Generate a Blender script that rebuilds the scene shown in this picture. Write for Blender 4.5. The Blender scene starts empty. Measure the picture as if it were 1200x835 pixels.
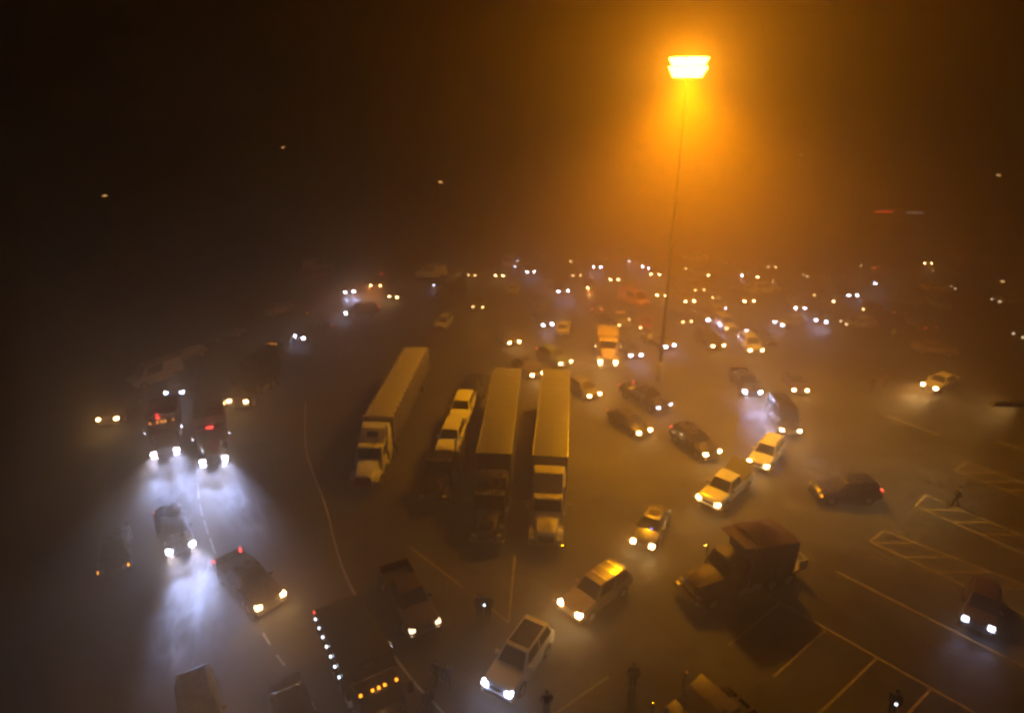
import bpy, bmesh, math, random
from mathutils import Vector, Matrix
R = math.radians
random.seed(7)
scene = bpy.context.scene
COL = scene.collection

# ------------------------------------------------------------------ camera
CAM_H, PITCH, FPX = 28.5, R(22), 750.0          # height above the lot, tilt below the horizon, focal length in photo pixels
cam = bpy.data.objects.new('camera', bpy.data.cameras.new('camera'))
COL.objects.link(cam)
cam.location = (0, 0, CAM_H)
cam.rotation_euler = (R(90) - PITCH, 0, 0)
cam.data.sensor_width = 36.0
cam.data.lens = 36.0 * FPX / 1200.0
cam.data.clip_end = 3000
scene.camera = cam

def at(px, py, h=0.0):
    """the point at height h that the photo shows at this pixel"""
    t = (py - 417.5) / FPX
    z = (CAM_H - h) / (math.sin(PITCH) + t * math.cos(PITCH))
    return Vector(((px - 600) / FPX * z, z * (math.cos(PITCH) - t * math.sin(PITCH)), h))

# ------------------------------------------------------------------ materials
def mat(name, col, rough=0.5, metal=0.0, coat=0.0, spec=0.5):
    m = bpy.data.materials.new(name); m.use_nodes = True
    b = m.node_tree.nodes['Principled BSDF']
    b.inputs['Base Color'].default_value = (*col, 1)
    b.inputs['Roughness'].default_value = rough
    b.inputs['Metallic'].default_value = metal
    b.inputs['Coat Weight'].default_value = coat
    b.inputs['Coat Roughness'].default_value = 0.08
    b.inputs['Specular IOR Level'].default_value = spec
    return m

def paint(name, col, dirt=0.25, rough=0.2, coat=0.35):
    """car paint with a film of road dirt"""
    m = mat(name, col, rough, 0.0, coat)
    nt = m.node_tree; b = nt.nodes['Principled BSDF']
    tc = nt.nodes.new('ShaderNodeTexCoord')
    n = nt.nodes.new('ShaderNodeTexNoise'); n.inputs['Scale'].default_value = 2.3; n.inputs['Detail'].default_value = 6
    r = nt.nodes.new('ShaderNodeValToRGB'); r.color_ramp.elements[0].position = .4; r.color_ramp.elements[1].position = .75
    mx = nt.nodes.new('ShaderNodeMix'); mx.data_type = 'RGBA'
    mx.inputs[6].default_value = (*col, 1)
    mx.inputs[7].default_value = (*[c * .7 + .02 for c in col], 1)
    ml = nt.nodes.new('ShaderNodeMath'); ml.operation = 'MULTIPLY'; ml.inputs[1].default_value = dirt
    nt.links.new(tc.outputs['Object'], n.inputs['Vector']); nt.links.new(n.outputs['Fac'], r.inputs['Fac'])
    nt.links.new(r.outputs['Color'], ml.inputs[0]); nt.links.new(ml.outputs[0], mx.inputs[0])
    nt.links.new(mx.outputs[2], b.inputs['Base Color'])
    rr = nt.nodes.new('ShaderNodeMapRange'); rr.inputs[3].default_value = rough; rr.inputs[4].default_value = min(1, rough + .16)
    nt.links.new(n.outputs['Fac'], rr.inputs[0]); nt.links.new(rr.outputs[0], b.inputs['Roughness'])
    return m

def emit(name, col, strength, base=(.5, .5, .5)):
    m = mat(name, base, .2)
    b = m.node_tree.nodes['Principled BSDF']
    b.inputs['Emission Color'].default_value = (*col, 1)
    b.inputs['Emission Strength'].default_value = strength
    m.cycles.emission_sampling = 'NONE'
    return m

P = {
    'black': paint('black_paint', (.012, .012, .014)), 'charcoal': paint('charcoal_paint', (.03, .03, .034)),
    'grey': paint('grey_paint', (.11, .11, .115)), 'silver': paint('silver_paint', (.36, .36, .37)),
    'white': paint('white_paint', (.74, .74, .72)), 'cream': paint('cream_paint', (.6, .56, .46)),
    'red': paint('red_paint', (.20, .015, .012)), 'maroon': paint('maroon_paint', (.04, .006, .006), .2, .45, .1),
    'gold': paint('gold_paint', (.30, .20, .07)), 'yellow': paint('yellow_paint', (.36, .27, .04)),
    'blue': paint('blue_paint', (.02, .035, .09)), 'green': paint('green_paint', (.09, .13, .04)),
    'tan': paint('tan_paint', (.30, .25, .17)), 'orange': paint('orange_paint', (.55, .17, .03)),
}
M = {
    'glass': mat('dark_glass', (.012, .013, .014), .06, 0, 0, .6),
    'rubber': mat('tyre_rubber', (.018, .018, .018), .85),
    'rim': mat('wheel_metal', (.42, .42, .43), .35, .9),
    'chrome': mat('chrome', (.75, .75, .76), .12, 1.0),
    'plastic': mat('black_plastic', (.02, .02, .021), .55),
    'frame': mat('chassis_steel', (.03, .03, .032), .6, .3),
    'lens_off': mat('clear_lens', (.45, .45, .46), .1, 0, .5),
    'tail_off': mat('red_lens', (.25, .012, .01), .15, 0, .5),
    'led': emit('lit_cool_headlight', (.62, .72, 1.0), 64), 'hal': emit('lit_warm_headlight', (1.0, .62, .27), 60),
    'led_hi': emit('dazzling_cool_headlight', (.70, .80, 1.0), 130), 'hal_hi': emit('dazzling_warm_headlight', (1.0, .66, .34), 120),
    'led_lo': emit('weak_cool_headlight', (.80, .86, 1.0), 12), 'hal_lo': emit('weak_warm_headlight', (1.0, .58, .24), 11),
    'orangelamp': emit('lit_orange_lamp', (1.0, .48, .16), 60),
    'dim': emit('dim_headlight', (1.0, .75, .45), 6),
    'amber': emit('lit_amber_marker', (1.0, .30, .012), 8), 'redlamp': emit('lit_red_lamp', (1.0, .045, .03), 9),
    'whitelamp': emit('lit_white_marker', (.75, .85, 1.0), 12), 'bluelamp': emit('lit_blue_lamp', (.12, .15, 1.0), 8),
    'plate': mat('licence_plate', (.6, .6, .58), .5),
    'bed': mat('bed_liner', (.02, .02, .02), .8),
    'aluminium': mat('aluminium', (.5, .5, .5), .42, .85),
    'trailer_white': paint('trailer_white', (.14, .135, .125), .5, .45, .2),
    'tarp': mat('tarpaulin', (.34, .32, .27), .7),
    'rust_tarp': mat('rust_red_tarpaulin', (.07, .024, .012), .85),
    'concrete': mat('concrete', (.30, .29, .27), .9),
    'steel': mat('galvanised_steel', (.33, .33, .34), .5, .6),
    'skin': mat('skin', (.42, .25, .18), .55), 'hair': mat('dark_hair', (.02, .014, .01), .7),
    'denim': mat('dark_denim', (.02, .026, .04), .85), 'jacket_black': mat('black_jacket', (.014, .014, .015), .8),
    'jacket_brown': mat('brown_jacket', (.06, .035, .02), .85), 'jacket_red': mat('dark_red_jacket', (.11, .015, .012), .85),
    'jacket_grey': mat('grey_jacket', (.08, .08, .085), .85), 'vest': mat('yellow_vest', (.55, .60, .06), .7),
    'shoe': mat('shoe_leather', (.02, .016, .013), .6),
}

def asphalt():
    m = mat('asphalt', (.05, .05, .05), .8)
    nt = m.node_tree; b = nt.nodes['Principled BSDF']; L = nt.links
    tc = nt.nodes.new('ShaderNodeTexCoord')
    big = nt.nodes.new('ShaderNodeTexNoise'); big.inputs['Scale'].default_value = .12; big.inputs['Detail'].default_value = 8; big.inputs['Roughness'].default_value = .62
    fine = nt.nodes.new('ShaderNodeTexNoise'); fine.inputs['Scale'].default_value = 9; fine.inputs['Detail'].default_value = 5
    crack = nt.nodes.new('ShaderNodeTexVoronoi'); crack.feature = 'DISTANCE_TO_EDGE'; crack.inputs['Scale'].default_value = .11
    wob = nt.nodes.new('ShaderNodeTexNoise'); wob.inputs['Scale'].default_value = .5; wob.inputs['Detail'].default_value = 4
    wm = nt.nodes.new('ShaderNodeVectorMath'); wm.operation = 'MULTIPLY_ADD'; wm.inputs[1].default_value = (4, 4, 0)
    for n in (big, fine, wob): L.new(tc.outputs['Object'], n.inputs['Vector'])
    L.new(wob.outputs['Color'], wm.inputs[0]); L.new(tc.outputs['Object'], wm.inputs[2]); L.new(wm.outputs[0], crack.inputs['Vector'])
    r1 = nt.nodes.new('ShaderNodeMapRange'); r1.inputs[1].default_value = .3; r1.inputs[2].default_value = .72; r1.inputs[3].default_value = .008; r1.inputs[4].default_value = .068
    L.new(big.outputs['Fac'], r1.inputs[0])
    r2 = nt.nodes.new('ShaderNodeMapRange'); r2.inputs[1].default_value = .3; r2.inputs[2].default_value = .7; r2.inputs[3].default_value = .8; r2.inputs[4].default_value = 1.2
    L.new(fine.outputs['Fac'], r2.inputs[0])
    r3 = nt.nodes.new('ShaderNodeMapRange'); r3.inputs[1].default_value = .002; r3.inputs[2].default_value = .013; r3.inputs[3].default_value = .15; r3.inputs[4].default_value = 1
    L.new(crack.outputs['Distance'], r3.inputs[0])
    a = nt.nodes.new('ShaderNodeMath'); a.operation = 'MULTIPLY'; c = nt.nodes.new('ShaderNodeMath'); c.operation = 'MULTIPLY'
    L.new(r1.outputs[0], a.inputs[0]); L.new(r2.outputs[0], a.inputs[1]); L.new(a.outputs[0], c.inputs[0]); L.new(r3.outputs[0], c.inputs[1])
    oil = nt.nodes.new('ShaderNodeTexNoise'); oil.inputs['Scale'].default_value = .8; oil.inputs['Detail'].default_value = 3; L.new(tc.outputs['Object'], oil.inputs['Vector'])
    r4 = nt.nodes.new('ShaderNodeMapRange'); r4.inputs[1].default_value = .60; r4.inputs[2].default_value = .68; r4.inputs[3].default_value = 1; r4.inputs[4].default_value = .35
    L.new(oil.outputs['Fac'], r4.inputs[0])
    c2 = nt.nodes.new('ShaderNodeMath'); c2.operation = 'MULTIPLY'; L.new(c.outputs[0], c2.inputs[0]); L.new(r4.outputs[0], c2.inputs[1]); c = c2
    cc = nt.nodes.new('ShaderNodeCombineColor')
    for i in range(3): L.new(c.outputs[0], cc.inputs[i])
    L.new(cc.outputs[0], b.inputs['Base Color'])
    rr = nt.nodes.new('ShaderNodeMapRange'); rr.inputs[3].default_value = .95; rr.inputs[4].default_value = .55
    L.new(big.outputs['Fac'], rr.inputs[0]); L.new(rr.outputs[0], b.inputs['Roughness'])
    bp = nt.nodes.new('ShaderNodeBump'); bp.inputs['Strength'].default_value = .25; bp.inputs['Distance'].default_value = .02
    L.new(fine.outputs['Fac'], bp.inputs['Height']); L.new(bp.outputs[0], b.inputs['Normal'])
    return m

def line_paint(name, col):
    """worn road paint: chipped away to the asphalt in places"""
    m = mat(name, col, .7)
    nt = m.node_tree; b = nt.nodes['Principled BSDF']
    tc = nt.nodes.new('ShaderNodeTexCoord')
    n = nt.nodes.new('ShaderNodeTexNoise'); n.inputs['Scale'].default_value = 2.6; n.inputs['Detail'].default_value = 9; n.inputs['Roughness'].default_value = .75
    r = nt.nodes.new('ShaderNodeMapRange'); r.inputs[1].default_value = .33; r.inputs[2].default_value = .50
    mx = nt.nodes.new('ShaderNodeMix'); mx.data_type = 'RGBA'; mx.inputs[6].default_value = (.07, .068, .06, 1); mx.inputs[7].default_value = (*col, 1)
    nt.links.new(tc.outputs['Object'], n.inputs['Vector']); nt.links.new(n.outputs['Fac'], r.inputs[0])
    nt.links.new(r.outputs[0], mx.inputs[0]); nt.links.new(mx.outputs[2], b.inputs['Base Color'])
    return m
M['asphalt'] = asphalt()
M['line_white'] = line_paint('worn_white_line', (.55, .53, .48))
M['line_yellow'] = line_paint('worn_yellow_line', (.40, .32, .11))

# ------------------------------------------------------------------ mesh kit
class MB:
    def __init__(s): s.bm = bmesh.new()
    def quad(s, *p): s.bm.faces.new([s.bm.verts.new(v) for v in p])
    def box(s, x0, x1, y0, y1, z0, z1, bev=0.0, taper=None):
        v = []
        for z in (z0, z1):
            for x, y in ((x0, y0), (x1, y0), (x1, y1), (x0, y1)): v.append(s.bm.verts.new((x, y, z)))
        f = [s.bm.faces.new([v[i] for i in q]) for q in ((3, 2, 1, 0), (4, 5, 6, 7), (0, 1, 5, 4), (1, 2, 6, 5), (2, 3, 7, 6), (3, 0, 4, 7))]
        if bev:
            e = list({e for a in f for e in a.edges})
            bmesh.ops.bevel(s.bm, geom=e, offset=bev, segments=2, affect='EDGES', profile=.6)
        return s
    def hexa(s, b, t, bev=0.0):
        """eight corners: b and t are 4 points each, counter-clockwise seen from above"""
        v = [s.bm.verts.new(p) for p in list(b) + list(t)]
        f = [s.bm.faces.new([v[i] for i in q]) for q in ((3, 2, 1, 0), (4, 5, 6, 7), (0, 1, 5, 4), (1, 2, 6, 5), (2, 3, 7, 6), (3, 0, 4, 7))]
        if bev:
            e = list({e for a in f for e in a.edges})
            bmesh.ops.bevel(s.bm, geom=e, offset=bev, segments=3, affect='EDGES', profile=.6)
        return s
    def rings(s, rings, cap=True):
        vs = [[s.bm.verts.new(p) for p in r] for r in rings]
        n = len(vs[0])
        for a, b in zip(vs, vs[1:]):
            for i in range(n): s.bm.faces.new((a[i], a[(i + 1) % n], b[(i + 1) % n], b[i]))
        if cap:
            s.bm.faces.new(list(reversed(vs[0]))); s.bm.faces.new(vs[-1])
        return s
    def tube(s, pts, r, n=8):
        pts = [Vector(p) for p in pts]; rs = r if isinstance(r, (list, tuple)) else [r] * len(pts)
        out = []
        for i, p in enumerate(pts):
            d = (pts[min(i + 1, len(pts) - 1)] - pts[max(i - 1, 0)]).normalized()
            u = d.cross(Vector((0, 0, 1)))
            u = u.normalized() if u.length > 1e-3 else Vector((1, 0, 0))
            w = d.cross(u)
            out.append([p + (u * math.cos(2 * math.pi * k / n) + w * math.sin(2 * math.pi * k / n)) * rs[i] for k in range(n)])
        return s.rings(out)
    def cyl_y(s, x, z, y0, y1, r, n=20):
        return s.tube([(x, y0, z), (x, y1, z)], r, n)
    def panel(s, a, b, c, d, inset=0.0, u=(0, 1), v=(0, 1), lift=.004, thick=.012):
        """a thin slab on the quad a b c d (a-b lower edge, d-c upper edge), counter-clockwise seen from outside"""
        a, b, c, d = map(Vector, (a, b, c, d))
        f = lambda i, j: (a * (1 - i) + b * i) * (1 - j) + (d * (1 - i) + c * i) * j
        q = [f(u[0], v[0]), f(u[1], v[0]), f(u[1], v[1]), f(u[0], v[1])]
        m = sum(q, Vector()) / 4
        q = [p + (m - p).normalized() * inset for p in q]
        n = (q[1] - q[0]).cross(q[3] - q[0]).normalized()
        lo = [p + n * (lift - thick) for p in q]; hi = [p + n * lift for p in q]
        return s.rings([lo, hi])
    def mesh(s, name, angle=38):
        bmesh.ops.recalc_face_normals(s.bm, faces=s.bm.faces)
        me = bpy.data.meshes.new(name); s.bm.to_mesh(me); s.bm.free()
        for p in me.polygons: p.use_smooth = True
        me.set_sharp_from_angle(angle=R(angle))
        return me

CACHE = {}
def part(parent, key, name, make, material, loc=None, label=None):
    """one mesh object; its mesh is built once for each key and shared by every copy, the material sits on the object"""
    if key not in CACHE:
        mb = make(); me = mb.mesh(name) if isinstance(mb, MB) else mb
        me.materials.clear(); me.materials.append(None); CACHE[key] = me
    o = bpy.data.objects.new(name, CACHE[key]); COL.objects.link(o)
    o.material_slots[0].link = 'OBJECT'; o.material_slots[0].material = material
    if parent: o.parent = parent
    if loc: o.location = loc
    if label: o['label'] = label
    return o
def thing(name, label, cat, loc, rz=0.0, group=None):
    o = bpy.data.objects.new(name, None); COL.objects.link(o)
    o.location = loc; o.rotation_euler = (0, 0, rz); o.empty_display_size = .3
    o['label'] = label; o['category'] = cat
    if group: o['group'] = group
    return o
def structure(name, mesh, material):
    o = bpy.data.objects.new(name, mesh); COL.objects.link(o)
    mesh.materials.append(material); o['kind'] = 'structure'
    return o

# ------------------------------------------------------------------ lamps inside the head lights
BEAM = {}
def beam_data(kind, power):
    k = (kind, round(power, 1))
    if k not in BEAM:
        d = bpy.data.lights.new('headlight_beam', 'SPOT')
        d.color = {'led': (.68, .84, 1.55), 'hal': (1.0, .62, .20), 'orangelamp': (1.0, .42, .14), 'redlamp': (1, .06, .04)}[kind]
        d.energy = power; d.spot_size = R(50 if power > 2000 else 60); d.spot_blend = 1.0; d.shadow_soft_size = .09
        BEAM[k] = d
    return BEAM[k]
def add_beam(root, x, y, z, kind, power, yaw=0.0, down=None):
    if down is None: down = 3.0 if power > 2000 else 10.0
    o = bpy.data.objects.new('headlight_beam', beam_data(kind, power)); COL.objects.link(o)
    o.parent = root; o.location = (x, y, z)
    d = Vector((math.cos(yaw) * math.cos(R(down)), math.sin(yaw), -math.sin(R(down))))
    o.rotation_euler = d.to_track_quat('-Z', 'Y').to_euler()
    if kind != 'redlamp':                               # the bare bulb: spill out of the lens to all sides
        k = ('bulb', kind, round(power, 1))
        if k not in BEAM:
            b = bpy.data.lights.new('headlight_bulb', 'POINT'); b.color = beam_data(kind, power).color
            b.energy = min(power * (.10 if kind == 'led' else .42), 200 if kind == 'orangelamp' else 85); b.shadow_soft_size = .1; BEAM[k] = b
        q = bpy.data.objects.new('headlight_bulb', BEAM[k]); COL.objects.link(q)
        q.parent = root; q.location = (x + .10, y, z)
    return o
BEAM_W = {'led': 520.0, 'hal': 230.0, 'orangelamp': 1500.0}

# ------------------------------------------------------------------ cars: origin at the middle of the front bumper, on the ground; +x ahead
def ring(x, w, z0, z1, crown=.05):
    h = [(0, z0), (.8 * w, z0), (w * .985, z0 + .16), (w, z0 + .55 * (z1 - z0)), (w * .975, z1 - .10), (w * .88, z1), (.5 * w, z1 + crown * .75), (0, z1 + crown)]
    p = [(x, y, z) for y, z in h] + [(x, -y, z) for y, z in reversed(h[1:-1])]
    return p
CARS = {
    'sedan': dict(L=4.75, st=[(0, .60, .34, .60), (-.10, .78, .26, .69), (-.5, .89, .22, .78), (-1.3, .92, .22, .90), (-1.8, .92, .22, .94), (-3.5, .92, .22, .97), (-4.35, .90, .25, .98), (-4.66, .84, .30, .94), (-4.75, .72, .42, .84)],
                  cab=(-1.30, -4.15, -2.10, -3.45, .82, .60, .90, 1.44), wr=.33, wx=(-.92, -3.70), zl=.66, zt=.84, yl=.64, yt=.66, tx=-4.72),
    'hatch': dict(L=4.2, st=[(0, .58, .34, .62), (-.10, .76, .26, .72), (-.45, .87, .22, .82), (-1.05, .89, .22, .93), (-1.5, .89, .22, .97), (-3.3, .89, .22, 1.02), (-3.95, .87, .26, 1.03), (-4.14, .82, .3, .98), (-4.2, .7, .42, .85)],
                  cab=(-1.0, -4.05, -1.85, -3.6, .80, .60, .93, 1.50), wr=.32, wx=(-.80, -3.35), zl=.70, zt=.92, yl=.62, yt=.66, tx=-4.16),
    'suv': dict(L=4.85, st=[(0, .66, .40, .86), (-.10, .84, .30, .96), (-.5, .95, .27, 1.02), (-1.3, .97, .27, 1.10), (-1.8, .97, .27, 1.14), (-3.8, .97, .27, 1.17), (-4.6, .95, .30, 1.17), (-4.79, .90, .36, 1.12), (-4.85, .80, .46, 1.02)],
                cab=(-1.35, -4.72, -2.05, -4.38, .88, .70, 1.10, 1.77), wr=.38, wx=(-.95, -3.80), zl=.84, zt=1.05, yl=.70, yt=.74, tx=-4.80),
    'van': dict(L=5.5, st=[(0, .68, .40, .95), (-.10, .86, .32, 1.05), (-.4, .97, .30, 1.12), (-1.0, 1.0, .30, 1.22), (-1.6, 1.0, .30, 1.26), (-4.8, 1.0, .30, 1.26), (-5.35, .98, .32, 1.26), (-5.46, .95, .38, 1.22), (-5.5, .88, .48, 1.1)],
                cab=(-.85, -5.42, -1.65, -5.30, .95, .84, 1.20, 2.25), wr=.36, wx=(-.95, -4.45), zl=.86, zt=1.1, yl=.74, yt=.82, tx=-5.44),
    'pickup': dict(L=5.8, st=[(0, .74, .48, 1.00), (-.08, .90, .38, 1.08), (-.45, 1.0, .36, 1.13), (-1.4, 1.01, .36, 1.17), (-1.9, 1.01, .36, 1.20), (-3.70, 1.01, .36, 1.20), (-3.84, 1.0, .36, 1.18)],
                   cab=(-1.50, -3.80, -2.20, -3.58, .90, .72, 1.17, 1.88), wr=.41, wx=(-1.0, -4.70), zl=.93, zt=1.02, yl=.76, yt=.90, tx=-5.79),
}
def car_body(S):
    return MB().rings([ring(*s) for s in S['st']])
def cab_corners(S):
    xf, xr, tf, tr, wb, wt, zb, zr = S['cab']
    b = [(xr, -wb, zb - .03), (xf, -wb, zb - .03), (xf, wb, zb - .03), (xr, wb, zb - .03)]
    t = [(tr, -wt, zr), (tf, -wt, zr), (tf, wt, zr), (tr, wt, zr)]
    return b, t
def cabin_mesh(S):
    b, t = cab_corners(S); m = MB().hexa(b, t, .07)
    return m
def glass_front(S):
    b, t = cab_corners(S); return MB().panel(b[1], b[2], t[2], t[1], 0, (.07, .93), (.10, .93))
def glass_rear(S):
    b, t = cab_corners(S); return MB().panel(b[3], b[0], t[0], t[3], 0, (.09, .91), (.22, .90))
def glass_side(S, sgn, u):
    b, t = cab_corners(S)
    q = (b[0], b[1], t[1], t[0]) if sgn < 0 else (b[2], b[3], t[3], t[2])
    if sgn > 0: u = (1 - u[1], 1 - u[0])
    return MB().panel(*q, 0, u, (.16, .90))
def lens(dx, dy, dz): return MB().box(-dx / 2, dx / 2, -dy / 2, dy / 2, -dz / 2, dz / 2, min(dx, dy, dz) * .3)
def tyre(r, w): 
    m = MB()
    prof = [(-w / 2, r * .62), (-w / 2, r * .93), (-w * .36, r), (w * .36, r), (w / 2, r * .93), (w / 2, r * .62)]
    n = 24
    return m.rings([[(q * math.cos(2 * math.pi * k / n), y, q * math.sin(2 * math.pi * k / n)) for k in range(n)] for y, q in prof])
def rim(r, w):
    m = MB(); m.tube([(0, -w * .52, 0), (0, w * .52, 0)], r * .60, 16)
    m.tube([(0, -w * .58, 0), (0, w * .58, 0)], r * .16, 8)
    return m
def wheel(root, x, y, r, w=.24, key='car', rim_mat=None):
    t = part(root, ('tyre', key, r, w), 'wheel', lambda: tyre(r, w), M['rubber'], (x, y, r))
    part(t, ('rim', key, r, w), 'rim', lambda: rim(r, w), rim_mat or M['rim'])
def mirror_mesh(s): return MB().box(-.09, .09, min(0, s * .24), max(0, s * .24), -.08, .09, .03)

def car(name, kind, front, hd, colour, label, cat, lamps='off', power=1.0, tail='off', group='vehicles waiting in the foggy lot', z=0.0, detail=2, one=None, extras=()):
    S = CARS[kind]; L = S['L']
    root = thing(name, label, cat, (front[0], front[1], z), hd, group)
    pm = P[colour]
    part(root, (kind, 'body'), 'body', lambda: car_body(S), pm)
    part(root, (kind, 'cabin'), 'cabin', lambda: cabin_mesh(S), pm)
    part(root, (kind, 'ws'), 'windshield', lambda: glass_front(S), M['glass'])
    part(root, (kind, 'rw'), 'rear_window', lambda: glass_rear(S), M['glass'])
    for s in (-1, 1):
        for u in ((.08, .48), (.52, .93)):
            if kind == 'van' and u[0] < .3 and 'windows' not in extras: continue
            part(root, (kind, 'sw', s, u), 'side_window', lambda: glass_side(S, s, u), M['glass'])
        for x in S['wx']:
            part(root, (kind, 'arch'), 'wheel_arch', lambda: MB().cyl_y(0, 0, -.02, .02, S['wr'] * 1.22, 24), M['plastic'], (x, s * (S['st'][3][1] - .012), S['wr'] + .03))
            wheel(root, x, s * (S['st'][3][1] - .10), S['wr'], .25, kind)
        lm = M['lens_off']
        if lamps in ('led', 'hal', 'orangelamp', 'dim') and (one is None or one == s): lm = M[lamps + ('_hi' if power >= 1.5 else '_lo' if power <= .5 else '') if lamps in ('led', 'hal') else lamps]
        part(root, (kind, 'hl'), 'headlight', lambda: lens(.28, .34, .23), lm, (-.09, s * S['yl'], S['zl']))
        if lamps in BEAM_W and (one is None or one == s):
            add_beam(root, .10, s * S['yl'], S['zl'], lamps, BEAM_W[lamps] * power, yaw=s * -.02)
        part(root, (kind, 'tl'), 'tail_light', lambda: lens(.14, .2, .34 if kind in ('pickup', 'van', 'suv') else .18), M['redlamp'] if tail == 'on' else M['tail_off'], (S['tx'] + .03, s * S['yt'], S['zt']))
        xf, xr, tf, tr, wb, wt, zb, zr = S['cab']
        part(root, (kind, 'mir', s), 'side_mirror', lambda: mirror_mesh(s), pm if kind != 'pickup' else M['plastic'], (xf - .42, s * (wb + .0), zb + .12))
    part(root, (kind, 'gr'), 'grille', lambda: MB().box(-.03, .012, -.44, .44, -.12, .12, .01), M['chrome'] if 'chrome' in extras else M['plastic'], (0.008, 0, S['zl'] - .04))
    part(root, (kind, 'fb'), 'front_bumper', lambda: MB().box(-.20, .06, -S['yl'] - .14, S['yl'] + .14, -.13, .12, .05), M['chrome'] if 'chrome' in extras else M['plastic'], (0, 0, S['st'][0][2] + .06))
    part(root, (kind, 'rb'), 'rear_bumper', lambda: MB().box(-.10, .14, -S['yt'] - .08, S['yt'] + .08, -.12, .10, .04), M['chrome'] if 'chrome' in extras else M['plastic'], (-L, 0, S['st'][-1][2] + .06))
    part(root, 'plate', 'licence_plate', lambda: MB().box(-.012, .012, -.16, .16, -.08, .08), M['plate'], (-L - .112, 0, S['st'][-1][2] + .07))
    if kind == 'pickup':
        def bed():
            m = MB(); x0, x1, w = -5.78, -3.88, 1.0
            m.box(x0, x1, -w, w, .42, .62); m.box(x0, x1, w - .09, w, .62, 1.20, .025); m.box(x0, x1, -w, -w + .09, .62, 1.20, .025)
            m.box(x1 - .07, x1, -w + .09, w - .09, .62, 1.19)
            return m
        part(root, 'bed', 'bed', bed, pm)
        part(root, 'bedfloor', 'bed_liner', lambda: MB().box(-5.70, -3.96, -.905, .905, .62, .64), M['bed'])
        tg = part(root, 'tailgate', 'tailgate', lambda: MB().box(-5.80, -5.72, -.90, .90, .60, 1.20, .02), pm)
        part(tg, 'tghandle', 'handle', lambda: MB().box(-5.83, -5.80, -.14, .14, 1.05, 1.11, .008), M['plastic'])
        if 'cap' in extras:
            part(root, 'cap', 'bed_cap', lambda: MB().hexa([(-5.76, -.97, 1.20), (-3.90, -.97, 1.20), (-3.90, .97, 1.20), (-5.76, .97, 1.20)], [(-5.60, -.76, 1.90), (-3.92, -.76, 1.90), (-3.92, .76, 1.90), (-5.60, .76, 1.90)], .06), pm)
            for s in (-1, 1):
                part(root, ('capwin', s), 'cap_window', lambda: MB().panel(*([(-5.6, -.945, 1.28), (-4.0, -.945, 1.28), (-4.0, -.80, 1.78), (-5.5, -.80, 1.78)] if s < 0 else [(-4.0, .945, 1.28), (-5.6, .945, 1.28), (-5.5, .80, 1.78), (-4.0, .80, 1.78)]), 0, (.03, .97), (.05, .95), .012), M['glass'])
        if 'lid' in extras:
            part(root, 'lid', 'bed_lid', lambda: MB().hexa([(-5.62, -.92, 1.98), (-3.92, -.92, 1.21), (-3.92, .92, 1.21), (-5.62, .92, 1.98)], [(-5.62, -.92, 2.03), (-3.92, -.92, 1.26), (-3.92, .92, 1.26), (-5.62, .92, 2.03)]), M['plastic'])
        if 'toolbox' in extras:
            part(root, 'toolbox', 'toolbox', lambda: MB().box(-4.50, -3.97, -.88, .88, .95, 1.32, .03), M['aluminium'])
    if 'rails' in extras:
        xf, xr, tf, tr, wb, wt, zb, zr = S['cab']
        for s in (-1, 1):
            part(root, (kind, 'rail', s), 'roof_rail', lambda: MB().tube([(tf - .2, s * wt * .88, zr - .02), (tf - .3, s * wt * .88, zr + .06), (tr + .3, s * wt * .88, zr + .06), (tr + .2, s * wt * .88, zr - .02)], .022, 6), M['chrome'])
    if 'sunroof' in extras:
        xf, xr, tf, tr, wb, wt, zb, zr = S['cab']
        part(root, (kind, 'sun'), 'sunroof', lambda: MB().box(tf - .95, tf - .3, -.36, .36, zr - .01, zr + .006), M['glass'])
    if 'panoroof' in extras:
        xf, xr, tf, tr, wb, wt, zb, zr = S['cab']
        part(root, (kind, 'pano'), 'glass_roof', lambda: MB().box(tr + .35, tf - .22, -wt + .10, wt - .10, zr - .01, zr + .006), M['glass'])
    if 'rack' in extras:
        xf, xr, tf, tr, wb, wt, zb, zr = S['cab']
        part(root, (kind, 'rack'), 'roof_rack', lambda: [m := MB(), [m.box(x - .03, x + .03, -wt + .1, wt - .1, zr + .05, zr + .08) for x in (tf - .5, tf - 1.2, tf - 1.9)]][0], M['chrome'])
    if 'markers' in extras:
        xf, xr, tf, tr, wb, wt, zb, zr = S['cab']
        for y in (-.5, -.16, 0, .16, .5):
            part(root, (kind, 'mk'), 'marker_light', lambda: lens(.1, .11, .06), M['amber'], (tf - .10, y, zr + .03))
    if 'amberfront' in extras:
        for s in (-1, 1):
            part(root, (kind, 'af'), 'turn_signal', lambda: lens(.14, .12, .16), M['amber'], (-.16, s * (S['yl'] + .19), S['zl'] - .02))
    if 'beacon_red' in extras or 'beacon_white' in extras:
        xf, xr, tf, tr, wb, wt, zb, zr = S['cab']
        part(root, (kind, 'bc'), 'roof_beacon', lambda: lens(.16, .5, .12), M['redlamp' if 'beacon_red' in extras else 'whitelamp'], (tr + .1, 0, zr + .06))
    if 'dash_blue' in extras:
        xf, xr, tf, tr, wb, wt, zb, zr = S['cab']
        part(root, (kind, 'db'), 'dash_light', lambda: lens(.05, .14, .06), M['bluelamp'], (xf - .12, .2, zb + .16))
    return root

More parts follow.
